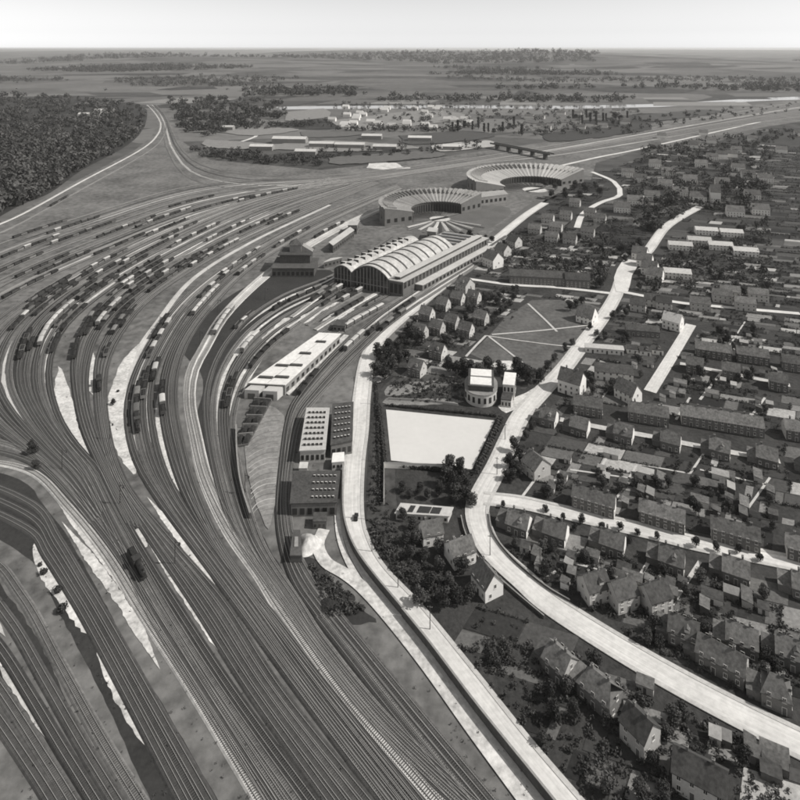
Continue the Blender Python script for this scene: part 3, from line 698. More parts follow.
for c, R, a0, a1, n in ((c1, 35, 45, 200, 20), (c2, 50, 35, 200, 20)):
    for i in range(n):
        a = math.radians(a0+(a1-a0)*i/(n-1))
        track([Vector((c.x+r*math.cos(a), c.y+r*math.sin(a), 0)) for r in (R*.38, R*.7, R-1)], M['bed'], sleepers=False)
for i in range(13):        # stub tracks fanning towards the viewer
    a = math.radians(222+i*9)
    track([Vector((c1.x+r*math.cos(a), c1.y+r*math.sin(a), 0)) for r in (14, 30, 52+8*(i % 2))], M['bed' if i % 2 else 'bedl'], sleepers=False)

# ------------------------------------------------------------------ quadrilateral buildings traced at roof level
class Quad:
    """local frame of a building: corners near-left, near-right, far-right, far-left (world xy)"""
    def __init__(s, px, z):
        s.P = [W(u, v, z) for u, v in px]
    def at(s, a, b):             # a 0..1 left-right, b 0..1 near-far
        n = s.P[0].lerp(s.P[1], a); f = s.P[3].lerp(s.P[2], a); q = n.lerp(f, b); return (q.x, q.y)
    def cell(s, a0, a1, b0, b1): return [s.at(a0, b0), s.at(a1, b0), s.at(a1, b1), s.at(a0, b1)]
def side_windows(q, o, edge, n, z0, z1, frac=.55, rows=1, off=.1, mat='glass'):
    A, B = {'near': ((0,0),(1,0)), 'right': ((1,0),(1,1)), 'left': ((0,1),(0,0)), 'far': ((1,1),(0,1))}[edge]
    a = Vector((*q.at(*A), 0)); b = Vector((*q.at(*B), 0)); t = (b-a); nr = Vector((t.y, -t.x, 0)).normalized()*off
    for r in range(rows):
        h0 = z0+(z1-z0)*r/rows; h1 = h0+(z1-z0)/rows*.78
        for i in range(n):
            p0 = a+t*((i+.5-frac/2)/n); p1 = a+t*((i+.5+frac/2)/n)
            ob('window', MB().prism([(p0+nr)[:2], (p1+nr)[:2], (p1-nr)[:2], (p0-nr)[:2]], h0, h1).mesh('window', M[mat]), o)
def building(name, px, z, wall, roof, label, cat, overhang=.3, base=-.2, eave=.45):
    q = Quad(px, z); o = bpy.data.objects.new(name, None); COL.objects.link(o); o.location = (0, 0, 0)
    ob('wall', MB().prism(q.cell(0, 1, 0, 1), base, z-eave).mesh('wall', M[wall]), o)
    e = overhang/10
    ob('roof', MB().prism(q.cell(-e, 1+e, -e*.4, 1+e*.4), z-eave+.02, z).mesh('roof', M[roof]), o)
    tag(o, label, cat); HOUSES.append(((q.P[0].x+q.P[2].x)/2, (q.P[0].y+q.P[2].y)/2, 14))
    return q, o
# long white-roofed transfer shed
q, o = building('goods_shed', [(250,382),(285,384),(340,334),(319,333)], 6.5, 'concrete', 'whroof', 'long goods shed with a flat white roof beside the curving sidings', 'shed')
for a, b in ((.28,.08),(.72,.10),(.30,.30),(.72,.32),(.55,.55),(.6,.8)):
    ob('roof_vent', MB().prism(q.cell(a-.2, a+.2, b-.012, b+.012), 6.45, 7.5).mesh('roof_vent', M['dkwall']), o)
ob('roof_joint', MB().prism(q.cell(.495, .505, 0, .98), 6.45, 6.6).mesh('roof_joint', M['concrete']), o)
for a in (.25, .75):
    ob('gable_block', MB().prism(q.cell(a-.2, a+.2, -.09, -.003), -.2, 5.2).mesh('gable_block', M['plaster']), o)
    ob('door', MB().prism(q.cell(a-.1, a+.1, -.095, -.088), 0, 3.4).mesh('door', M['wood']), o)
side_windows(q, o, 'right', 12, 1.0, 4.2, .5)
sheet('platform', [(286,394),(289,396),(349,336),(344,335)], M['sand'], .5, smooth=False)
# three workshops beside the left road
def skylights(q, o, rows, cols, z, mtop, mface, a0=.08, a1=.92, b0=.05, b1=.95, wd=.5, dp=.35, hh=1.0):
    for i in range(rows):
        for j in range(cols):
            a = a0+(a1-a0)*(j+.5)/cols; b = b0+(b1-b0)*(i+.5)/rows; da = (a1-a0)/cols*wd/2; db = (b1-b0)/rows*dp/2
            c = q.cell(a-da, a+da, b-db, b+db); n = len(c)
            V = [(*c[0], z-.05), (*c[1], z-.05), (*c[2], z-.05), (*c[3], z-.05), (*c[0], z+hh), (*c[1], z+hh), (*c[2], z+.12), (*c[3], z+.12)]
            Fb = [(0,1,5,4),(1,2,6,5),(2,3,7,6),(3,0,4,7),(4,5,6,7)]
            ob('skylight', mesh('skylight', V, Fb, [M[mtop], M[mface]], [1, 0, 0, 0, 0]), o)
q, o = building('workshop', [(300,450),(325,449),(329,408),(307,408)], 6.5, 'plaster', 'palroof', 'pale roofed workshop with seven rows of dark skylights near the road', 'workshop')
skylights(q, o, 7, 5, 6.5, 'palroof', 'glass', wd=.55, dp=.5, hh=1.3); side_windows(q, o, 'near', 5, 1.5, 4.6, .6); side_windows(q, o, 'right', 12, 1.5, 4.6)
side_windows(q, o, 'left', 12, 1.5, 4.6)
q, o = building('workshop', [(331,444),(352,440),(353,402),(333,404)], 7.0, 'brick', 'slate', 'dark roofed workshop with white skylights right beside the road', 'workshop')
skylights(q, o, 6, 5, 7.0, 'plwhite', 'glass', wd=.5, dp=.36, hh=.9); side_windows(q, o, 'near', 4, 1.5, 5, .6); side_windows(q, o, 'right', 12, 1.5, 5)
q, o = building('workshop', [(291,503),(336,502),(339,471),(294,471)], 6.0, 'brick', 'slate', 'nearest dark workshop, white skylights on half its roof', 'workshop')
skylights(q, o, 4, 6, 6.0, 'plwhite', 'glass', a0=.42, a1=.97, wd=.5, dp=.3, hh=.8); side_windows(q, o, 'near', 6, 1.0, 4.4, .62); side_windows(q, o, 'right', 6, 1.2, 4.4)
side_windows(q, o, 'left', 6, 1.2, 4.4)
for px, z, wl_, rf, lb in [([(313,521),(326,521),(327,512),(314,512)], 3.5, 'brick', 'slate', 'small dark roofed store right below the nearest workshop'),
                     ([(299,468),(307,468),(308,462),(300,462)], 3.5, 'plaster', 'palroof', 'small pale hut between the workshops'),
                     ([(332,462),(344,461),(344,452),(333,453)], 4.0, 'plaster', 'whroof', 'small white roofed hut below the roadside workshop'),
                     ([(427,231),(436,232),(438,228),(429,227)], 9, 'concrete', 'palroof', 'cube-shaped pale office between the hall and the nearer ring shed'),
                     ([(333,325),(345,326),(348,320),(337,319)], 4.5, 'brick', 'slate', 'dark roofed hut on the sidings before the hall'),
                     ([(324,262),(336,259),(342,257),(331,258)], 6, 'brick', 'palroof', 'small pale roofed store left of the hall'),
                     ([(348,225),(357,225),(359,221),(350,221)], 10, 'brick', 'palroof', 'small pale roofed store behind the long narrow shed')]:
    q, o = building('hut', px, z, wl_, rf, lb, 'hut'); side_windows(q, o, 'near', 3, z*.3, z*.7, .5); side_windows(q, o, 'right', 2, z*.3, z*.7, .5)
q, o = building('shed', [(329,242),(333,245),(354,230),(350,227)], 8, 'dkwall', 'palroof', 'long narrow shed with a pale roof beside the coaling tower', 'shed'); side_windows(q, o, 'right', 10, 2, 5)
q, o = building('shed', [(466,199),(507,194),(503,190),(468,193)], 11, 'concrete', 'ringroof', 'long annexe block joining the two ring sheds', 'shed'); side_windows(q, o, 'near', 9, 3, 8, .55)
# coaling stage with tower
q, o = building('coaling_stage', [(272,268),(314,268),(318,258),(278,257)], 8, 'dkwall', 'slate', 'dark coaling stage with a pale tower beside the main line', 'coaling stage')
side_windows(q, o, 'near', 9, 1.5, 5.5, .6)
ob('upper_floor', MB().prism(q.cell(.12, .86, .45, 1.15), 7.9, 15).mesh('upper_floor', M['dkwall']), o)
ob('upper_roof', MB().prism(q.cell(.08, .9, .4, 1.2), 15.02, 15.8).mesh('upper_roof', M['slate']), o)
b = MB(); c = q.cell(.33, .62, .7, 1.1); b.prism(c, 15.7, 22); ob('tower', b.mesh('tower', M['concrete']), o)
c2_ = [Vector((*p, 22.02)) for p in q.cell(.30, .65, .66, 1.14)]; mid = sum(c2_, Vector())/4+Vector((0, 0, 4.5))
ob('tower_roof', mesh('tower_roof', c2_+[mid], [(0,1,4),(1,2,4),(2,3,4),(3,0,4),(3,2,1,0)], M['slate']), o)
side = q.cell(.62, .9, .75, 1.05); b = MB(); V = [(*side[0], 15.7), (*side[1], 15.7), (*side[2], 15.7), (*side[3], 15.7), (*side[0], 21.5), (*side[3], 21.5)]
ob('chute', mesh('chute', V, [(0,1,4),(2,3,5),(1,2,5,4),(3,0,4,5)], M['concrete']), o)
# ------------------------------------------------------------------ great hall with two barrel vaults
hall = bpy.data.objects.new('repair_hall', None); COL.objects.link(hall)
P0, P1, P2 = W(334, 284), W(403, 297), W(488, 250)
ex = (P1-P0); ey = (P2-P1); hall.location = (0, 0, .05)
def hp(a, b, z): q = P0+ex*a+ey*b; return Vector((q.x, q.y, z))
HV = .70
def vault(a0, a1, b0, b1, hs, ha, name, mat, n=14, t=.6):
    sec = [(a0+(a1-a0)*i/n, hs+(ha-hs)*math.sin(math.pi*i/n)**.8) for i in range(n+1)]
    V = [hp(a, b, z) for b in (b0, b1) for a, z in sec]+[hp(a, b, z-t) for b in (b0, b1) for a, z in sec]
    k = n+1; Fc = []
    for i in range(n):
        Fc += [(i, i+1, k+i+1, k+i), (2*k+i, 3*k+i, 3*k+i+1, 2*k+i+1), (i, 2*k+i, 2*k+i+1, i+1), (k+i, k+i+1, 3*k+i+1, 3*k+i)]
    Fc += [(0, k, 3*k, 2*k), (n, 2*k+n, 3*k+n, k+n)]
    return ob(name, mesh(name, V, Fc, M[mat]), hall), sec
def vault_wall(a0, a1, b, hs, ha, n=14):
    sec = [(a0+(a1-a0)*i/n, hs-.3+(ha-hs)*math.sin(math.pi*i/n)**.8) for i in range(n+1)]
    V = [hp(a0, b, -.3), hp(a1, b, -.3)]+[hp(a, b, z) for a, z in reversed(sec)]
    return ob('end_wall', mesh('end_wall', V, [tuple(range(len(V)))], M['dkwall']), hall)
A1, A2 = .27, .80
vl, secl = vault(.0, A1, -.005, HV, 13, 17.5, 'left_vault', 'hallroof'); vm_, secm = vault(A1+.004, A2, -.005, HV, 13, 21, 'middle_vault', 'hallroof')
vault_wall(0, A1, .0, 13, 17.5); vault_wall(A1, A2, .0, 13, 21); vault_wall(0, A1, HV-.005, 13, 17.5); vault_wall(A1, A2, HV-.005, 13, 21)
def hbox(name, a0, a1, b0, b1, z0, z1, mat, par=None):
    return ob(name, MB().prism([hp(a0, b0, 0)[:2], hp(a1, b0, 0)[:2], hp(a1, b1, 0)[:2], hp(a0, b1, 0)[:2]], z0, z1).mesh(name, M[mat]), par or hall)
hbox('side_wall', 0.002, .006, .002, HV-.008, -.3, 12.8, 'dkwall')
hbox('side_block', A2+.002, 1, .001, .999, -.3, 11.5, 'brick'); sr = hbox('side_roof', A2+.003, 1.01, -.004, 1.003, 11.52, 12.2, 'palroof')
hbox('clerestory', .86, .93, .02, .97, 12.22, 14.2, 'dkwall'); hbox('clerestory_roof', .85, .94, .015, .975, 14.22, 14.7, 'palroof')
hbox('rear_block', .30, A2-.002, HV+.002, .985, -.3, 12, 'concrete'); rb = hbox('rear_roof', .295, A2-.001, HV+.003, .99, 12.02, 12.6, 'hallroof')
for i in range(4): hbox('roof_glazing', .33, .78, HV+.03+i*.065, HV+.06+i*.065, 12.55, 13.6, 'glass', rb)
for i in range(9):        # arched ribs of the middle vault
    b0 = .02+i*(HV-.05)/8.3; n = 14; t = .55
    V = []
    for b in (b0, b0+.011):
        V += [hp(a, b, z+t) for a, z in secm]
        V += [hp(a, b, z-.02) for a, z in secm]
    k = n+1; Fc = []
    for j in range(n): Fc += [(j, j+1, 2*k+j+1, 2*k+j), (j, k+j, k+j+1, j+1), (2*k+j, 2*k+j+1, 3*k+j+1, 3*k+j)]
    ob('roof_rib', mesh('roof_rib', V, Fc, M['dkwall']), vm_)
for i in range(10):       # tilted roof lights on the left vault
    b0 = .03+i*(HV-.06)/10
    for a0, a1 in ((.045, .12), (.14, .215)):
        zc = 16.6
        V = [hp(a0, b0, zc-1.5), hp(a1, b0, zc-1.5), hp(a1, b0+.04, zc-1.5), hp(a0, b0+.04, zc-1.5), hp(a0, b0, zc+1.9), hp(a1, b0, zc+1.9), hp(a1, b0+.04, zc+.4), hp(a0, b0+.04, zc+.4)]
        ob('roof_light', mesh('roof_light', V, [(0,1,5,4),(1,2,6,5),(2,3,7,6),(3,0,4,7),(4,5,6,7)], [M['palroof'], M['glass']], [1,0,0,0,0]), vl)
n = 16
for i in range(n):       # front glazing and doors
    a0 = .02+i*(A2-.03)/n; a1 = a0+(A2-.03)/n*.72; am = (a0+a1)/2
    if a0 < A1 < a1: continue
    top = 13+4.5*math.sin(math.pi*am/A1)**.8 if am < A1 else 13+8*max(0, math.sin(math.pi*(am-A1)/(A2-A1)))**.8
    hbox('door', a0, a1, -.0012, .001, 0, 4.8, 'iron')
    hbox('window', a0, a1, -.0012, .001, 5.6, 9.2, 'glass'); hbox('window', a0, a1, -.0012, .001, 9.8, max(11, top-2.2), 'glass')
    hbox('pilaster', a1+.002, a1+.010, -.003, .001, 0, max(11.5, top-1.6), 'concrete')
hbox('cornice', .0, A2, -.004, .001, 5.0, 5.45, 'concrete')
for i in range(26):
    b0 = .01+i*.98/26
    hbox('window', .998, 1.0025, b0, b0+.022, 6.2, 10.6, 'glass')
for i in range(3): hbox('window', A2+.02+i*.06, A2+.06+i*.06, -.001, .002, 2+0*i, 9.5, 'glass')
lean = hbox('lean_to', 1.004, 1.10, .12, .97, -.3, 5.0, 'brick'); hbox('lean_to_roof', 1.002, 1.11, .115, .975, 5.02, 5.5, 'palroof')
for i in range(20):
    b0 = .14+i*.82/20
    hbox('window', 1.099, 1.1025, b0, b0+.022, 1.2, 3.8, 'glass', lean)
tag(hall, 'large locomotive repair hall with two barrel-vaulted roofs and ribbed pale vault', 'repair hall')
# ------------------------------------------------------------------ oval-fronted hall above the sports ground, and the block beside it
c = W(481, 396); oh = bpy.data.objects.new('assembly_hall', None); COL.objects.link(oh); oh.location = (c.x, c.y, .05); oh.rotation_euler = (0, 0, math.radians(-8))
tag(oh, 'oval pale hall with two white roof panels above the sports ground', 'hall')
HOUSES.append((c.x, c.y, 12))
rx, ry = 9.2, 12; N = 36
ell = lambda r: [(rx*r*math.cos(2*math.pi*i/N), ry*r*math.copysign(abs(math.sin(2*math.pi*i/N))**.8, math.sin(2*math.pi*i/N))) for i in range(N)]
ob('wall', MB().prism(ell(1), -.3, 6.4).mesh('wall', M['plaster']), oh); ob('cornice', MB().prism(ell(1.03), 6.42, 7.0).mesh('cornice', M['concrete']), oh)
ob('upper_wall', MB().box(-6.8, 6.8, -8, 10.5, 6.9, 9.4).mesh('upper_wall', M['dkwall']), oh)
ob('roof_frame', MB().box(-7.3, 7.3, -8.6, 11, 9.42, 10).mesh('roof_frame', M['slate']), oh)
for y0, y1 in ((-7.6, .6), (2.0, 10)): ob('roof_panel', MB().box(-6, 6, y0, y1, 9.98, 10.5).mesh('roof_panel', M['whroof']), oh)
for i in range(N):
    a = 2*math.pi*(i+.5)/N
    if i % 2 == 0: ob('window', MB().box(-.7, .7, -.25, .1, 2, 5).mesh('window', M['glass']), oh, (rx*.998*math.cos(a), ry*.998*math.copysign(abs(math.sin(a))**.8, math.sin(a)), 0), a+math.pi/2)
q, o = building('office_block', [(503,384),(514,385),(516,373),(505,372)], 9, 'plaster', 'whroof', 'narrow pale block with white roof right of the oval hall', 'building')
side_windows(q, o, 'near', 3, 2, 8, .5, 2); side_windows(q, o, 'right', 3, 2, 8, .5, 2)
q, o = building('annexe_block', [(501,399),(511,400),(513,392),(503,391)], 4.5, 'plaster', 'slate', 'low dark roofed annexe in front of the narrow pale block', 'building'); side_windows(q, o, 'near', 3, 1, 3.4, .5)
q, o = building('greenhouse', [(396,513),(448,516),(452,507),(402,503)], 3.0, 'plaster', 'palroof', 'long low greenhouse building with dark glazing below the sports ground', 'greenhouse')
for a0, a1 in ((.2, .3), (.38, .62), (.64, .82)): ob('glazing', MB().prism(q.cell(a0, a1, .15, .8), 2.95, 3.2).mesh('glazing', M['glass']), o)
side_windows(q, o, 'near', 10, .8, 2.3, .5)
def wall_line(P, h, t, mat, label, cat='wall', name='garden_wall', smooth=False):
    pts = curveW(P) if smooth else [W(*p) for p in P]
    V, Fc = [], []; L = offset(pts, t/2); R = offset(pts, -t/2)
    for l, r in zip(L, R): V += [(l.x, l.y, -.2), (l.x, l.y, h), (r.x, r.y, h), (r.x, r.y, -.2)]
    for i in range(len(pts)-1):
        for j in range(3): Fc.append((i*4+j, i*4+j+1, i*4+j+5, i*4+j+4))
    Fc += [(3, 2, 1, 0), tuple(len(V)-4+j for j in range(4))]
    o = ob(name, mesh(name, V, Fc, M[mat]))
    cp = []
    V2, F2 = [], []; L = offset(pts, t/2+.08); R = offset(pts, -t/2-.08)
    for l, r in zip(L, R): V2 += [(l.x, l.y, h+.004), (l.x, l.y, h+.14), (r.x, r.y, h+.14), (r.x, r.y, h+.004)]
    for i in range(len(pts)-1):
        for j in range(4): F2.append((i*4+j, i*4+(j+1) % 4, i*4+4+(j+1) % 4, i*4+j+4))
    ob('coping', mesh('coping', V2, F2, M['concrete']), o)
    return tag(o, label, cat)
wall_line([(384,505),(384,468),(447,470)], 2.6, .4, 'plwhite', 'white wall round the court below the sports ground')
wall_line([(343,470),(343,512),(346,532),(354,553),(370,577),(402,616)], 3.2, .5, 'dkwall', 'dark curving wall along the near side of the left road', smooth=True)
wall_line([(402,617),(430,652),(478,716),(545,800),(640,920)], 3.2, .5, 'dkwall', 'dark wall continuing along the nearest stretch of the left road', smooth=True)
wall_line([(236,430),(237,460),(241,490),(250,520)], 3.0, .6, 'dkwall', 'dark retaining wall beside the curving engine line', smooth=True)
wall_line([(388,400),(430,402),(458,406)], 1.2, .3, 'plaster', 'low pale wall above the sports ground')
wall_line([(461,518),(466,537),(481,563),(511,591),(544,619)], 1.2, .3, 'dkwall', 'low dark garden wall inside the bend of the right road', smooth=True)
wall_line([(489,515),(493,535),(512,560),(545,588),(570,603)], 1.2, .3, 'dkwall', 'low dark garden wall outside the bend of the right road', smooth=True)

# fan-shaped bay floor with curved lines left of the workshops
sheet('bay_floor', [(264,404),(284,416),(281,455),(276,500),(268,530),(257,505),(249,480),(245,450),(250,424)], M['bay'], .3, jitter=.15)
for i in range(20):
    v = 420+i*5.2; k_ = (v-420)*.06
    strip('bay_line', curveW([(248+abs(v-452)*.08, v+7),(257, v+1),(268-k_*.4, v-3),(280-k_, v-4)], step=3), random.uniform(.15, .4), M[random.choice(('asphalt', 'bedl'))], .34)
stk = bpy.data.objects.new('coal_bunker', None); COL.objects.link(stk); q = Quad([(234,448),(248,446),(276,394),(258,392)], 0)
ob('base', MB().prism(q.cell(0, 1, 0, 1), 0, .8).mesh('base', M['dkwall']), stk)
for i in range(6):
    for a0, a1 in ((.06, .46), (.54, .94)):
        c = q.cell(a0, a1, .02+i*.163, .15+i*.163); m_ = q.cell(a0+.12, a1-.12, .06+i*.163, .11+i*.163); hh = random.uniform(1.6, 2.8)
        V = [(*p, .78) for p in c]+[(*p, .78+hh) for p in m_]
        ob('coal_heap', mesh('coal_heap', V, [(0,1,5,4),(1,2,6,5),(2,3,7,6),(3,0,4,7),(4,5,6,7)], M['coal']), stk)
    ob('partition', MB().prism(q.cell(0, 1, .155+i*.163, .162+i*.163), .78, 2.4).mesh('partition', M['concrete']), stk)
tag(stk, 'long dark coal bunker below the white roofed shed', 'coal bunker')
# sand heap
def heap(u, v, rx, ry, h, mat, label, name='sand_heap'):
    c = W(u, v); V = [(0, 0, h)]; Fc = []; n = 20; rings = 5
    for k in range(1, rings+1):
        for i in range(n):
            a = 2*math.pi*i/n; r = k/rings*(1+.12*math.sin(3*a+1)+random.uniform(-.05, .05))
            V.append((rx*r*math.cos(a), ry*r*math.sin(a), max(-.1, h*math.cos(min(1, k/rings)*math.pi/2)**1.2+random.uniform(-.15, .15)*(k < rings))))
    for i in range(n): Fc.append((0, 1+i, 1+(i+1) % n))
    for k in range(rings-1):
        for i in range(n): Fc.append((1+k*n+i, 1+(k+1)*n+i, 1+(k+1)*n+(i+1) % n, 1+k*n+(i+1) % n))
    o = ob(name, mesh(name, V, Fc, M[mat], smooth=True), None, (c.x, c.y, .1)); tag(o, label, 'heap'); return o
heap(309, 545, 5.2, 6.0, 3.4, 'sand', 'pale heap of sand below the nearest workshop')
heap(330, 606, 5, 4, 1.6, 'coal', 'dark coal heap beside the forecourt', 'coal_heap'); heap(343, 600, 4, 4, 1.2, 'coal', 'smaller dark coal heap close to the dark road wall', 'coal_heap')
q, o = building('bunker', [(290,555),(302,555),(300,530),(293,530)], 3.6, 'dkwall', 'dkwall', 'dark block standing for the sand heap shadow on its left', 'bunker'); ob('shadow_block_cap', MB().prism(q.cell(.3, .7, .3, .7), 3.55, 3.9).mesh('shadow_block_cap', M['concrete']), o)  # dark block and its cap added where only the heap's shadow falls
# bridge over the far tracks
b1, b2 = W(492, 148), W(552, 160); br = bpy.data.objects.new('road_bridge', None); COL.objects.link(br)
t = (b2-b1); tn = t.normalized(); nr = Vector((-tn.y, tn.x, 0))
def along(a, b, w0, w1, z0, z1): return MB().prism([(b1+t*a+nr*w0)[:2], (b1+t*a+nr*w1)[:2], (b1+t*b+nr*w1)[:2], (b1+t*b+nr*w0)[:2]][::-1], z0, z1)
ob('deck', along(0, 1, -5, 5, 9, 10).mesh('deck', M['asphalt']), br)
for s in (-1, 1): ob('parapet', along(0, 1, s*5.01 if s > 0 else -5.5, 5.5 if s > 0 else -5.01, 8.5, 11.6).mesh('parapet', M['dkwall']), br)
for i in range(5): ob('pier', along(.1+i*.2-.01, .1+i*.2+.01, -4.5, 4.5, -.3, 8.98).mesh('pier', M['dkwall']), br)
tag(br, 'dark road bridge over the far tracks behind the ring sheds', 'bridge')
sheet('river', [(250,107),(330,106),(450,105),(560,106),(660,104),(760,98),(900,93),(900,96),(760,101),(660,107),(560,109),(450,108),(330,109),(250,110)], M['water'], .2, smooth=False)

# ------------------------------------------------------------------ rolling stock
wheel = None
def wheelset():
    b = MB()
    for y in (-.75, .75):
        b.V_ = None
        n = 10; k = len(b.V)
        for yy in (y-.07, y+.07): b.V += [(.48*math.cos(6.2832*i/n), yy, .5+.48*math.sin(6.2832*i/n)) for i in range(n)]
        for i in range(n): j = (i+1) % n; b.F.append((k+i, k+n+i, k+n+j, k+j)); b.M.append(0)
        b.F += [tuple(k+i for i in range(n)), tuple(k+2*n-1-i for i in range(n))]; b.M += [0, 0]
    b.box(-.07, .07, -.68, .68, .43, .57); return b.mesh('wheelset', M['iron'])
WS = wheelset()
L2, WD = 4.0, 1.45
def open_body():
    b = MB(); b.box(-L2, L2, -WD, WD, .95, 1.3)
    for y in (-WD, WD-.12): b.box(-L2, L2, y, y+.12, 1.3, 2.7)
    for x in (-L2, L2-.12): b.box(x, x+.12, -WD+.12, WD-.12, 1.3, 2.7)
    for x in (-2.6, -.8, .8, 2.6):
        b.box(x-.07, x+.07, -WD-.08, -WD, 1.0, 2.7); b.box(x-.07, x+.07, WD, WD+.08, 1.0, 2.7)
    for s in (-1, 1):
        for y in (-.85, .85): b.box(min(s*L2, s*(L2+.5)), max(s*L2, s*(L2+.5)), y-.15, y+.15, .95, 1.2)
    return b
def closed_body():
    b = MB(); b.box(-L2, L2, -WD, WD, .95, 3.3)
    for sy in (-1, 1): b.box(-.9, .9, min(sy*WD, sy*(WD+.07)), max(sy*WD, sy*(WD+.07)), 1.2, 3.2)
    for s in (-1, 1):
        for y in (-.85, .85): b.box(min(s*L2, s*(L2+.5)), max(s*L2, s*(L2+.5)), y-.15, y+.15, .95, 1.2)
    return b
OB = [open_body().mesh('wagon', M['wagd']), open_body().mesh('wagon', M['wagm'])]; CB = [closed_body().mesh('wagon', M['wagd']), closed_body().mesh('wagon', M['wagm'])]
b = MB(); sec = [(0, (WD+.12)*math.cos(math.pi*i/8), 3.28+.55*math.sin(math.pi*i/8)) for i in range(9)]; b.sweep(sec, (-L2-.1, 0, 0), (L2+.1, 0, 0)); RP = b.mesh('roof', M['wagp']); RD = RP.copy(); RD.materials[0] = M['wagm']
b = MB(); k = 8
V = []; Fc = []
for i in range(k+1):
    for j in range(4): V.append((-L2+.14+(2*L2-.28)*i/k, -WD+.13+(2*WD-.26)*j/3, 2.2+(.65*(j in (1, 2))*random.uniform(.5, 1.1) if 0 < i < k else 0)))
for i in range(k):
    for j in range(3): Fc.append((i*4+j, (i+1)*4+j, (i+1)*4+j+1, i*4+j+1))
LOAD = mesh('load', V, Fc, M['coal']); LOADP = mesh('load', V, Fc, M['sand'])
def wagon(kind, loc, rz):
    nm = 'covered_wagon' if kind in 'pc' else 'open_wagon'
    root = ob(nm, {'o': OB[0], 'g': OB[1], 's': OB[1], 'p': CB[1], 'c': CB[0]}[kind], None, loc, rz)
    for x in (-2.3, 2.3): ob('wheelset', WS, root, (x, 0, 0))
    if kind in 'pc': ob('roof', RP if kind == 'p' else RD, root)
    else: ob('load', LOADP if kind == 's' else LOAD, root)
    return root
KW = D(o='dark open', g='grey open', s='sand loaded', p='pale roofed', c='dark covered')
FAMW = D(outer='outermost curving sidings', left='left curving sidings', middle='middle curving sidings', inner='inner curving sidings', main='main curving lines', express='right main lines', upper='upper straight sidings', shed='repair hall lines', side='left road lines', ribbon='pale ballast lines', wood_line='lines along the wood', west='lower left lines', far_branch='far branch lines')
FAMG = {k: 'wagons on the '+v for k, v in FAMW.items()}
occ = {}
def rake(key, idx, u, v, n, pattern):
    pts = TR[key][idx]
    xs = np.array([(p.x, p.y) for p in pts]); d = np.r_[0, np.cumsum(np.linalg.norm(np.diff(xs, axis=0), axis=1))]
    # dense
    t = W(u, v); td = np.linspace(0, d[-1], 3000); X = np.interp(td, d, xs[:, 0]); Y = np.interp(td, d, xs[:, 1])
    i0 = np.argmin((X-t.x)**2+(Y-t.y)**2); s0 = td[i0]
    used = occ.setdefault((key, idx), []); made = []
    for k in range(n):
        s = s0+(k-(n-1)/2)*9.2
        if s < 6 or s > d[-1]-6 or any(abs(s-q_) < 9 for q_ in used): continue
        used.append(s)
        x, y = np.interp(s, td, X), np.interp(s, td, Y); x2, y2 = np.interp(s+1, td, X), np.interp(s+1, td, Y)
        kd = pattern[k % len(pattern)] if len(pattern) < 8 else random.choice(pattern)
        made.append((kd, wagon(kd, (x, y, .7), math.atan2(y2-y, x2-x))))
    occ[(key, idx)] = used; return made
RAKES = {}
def R(key, idx, u, v, n, pattern): RAKES.setdefault((key, idx), []).extend(rake(key, idx, u, v, n, pattern))
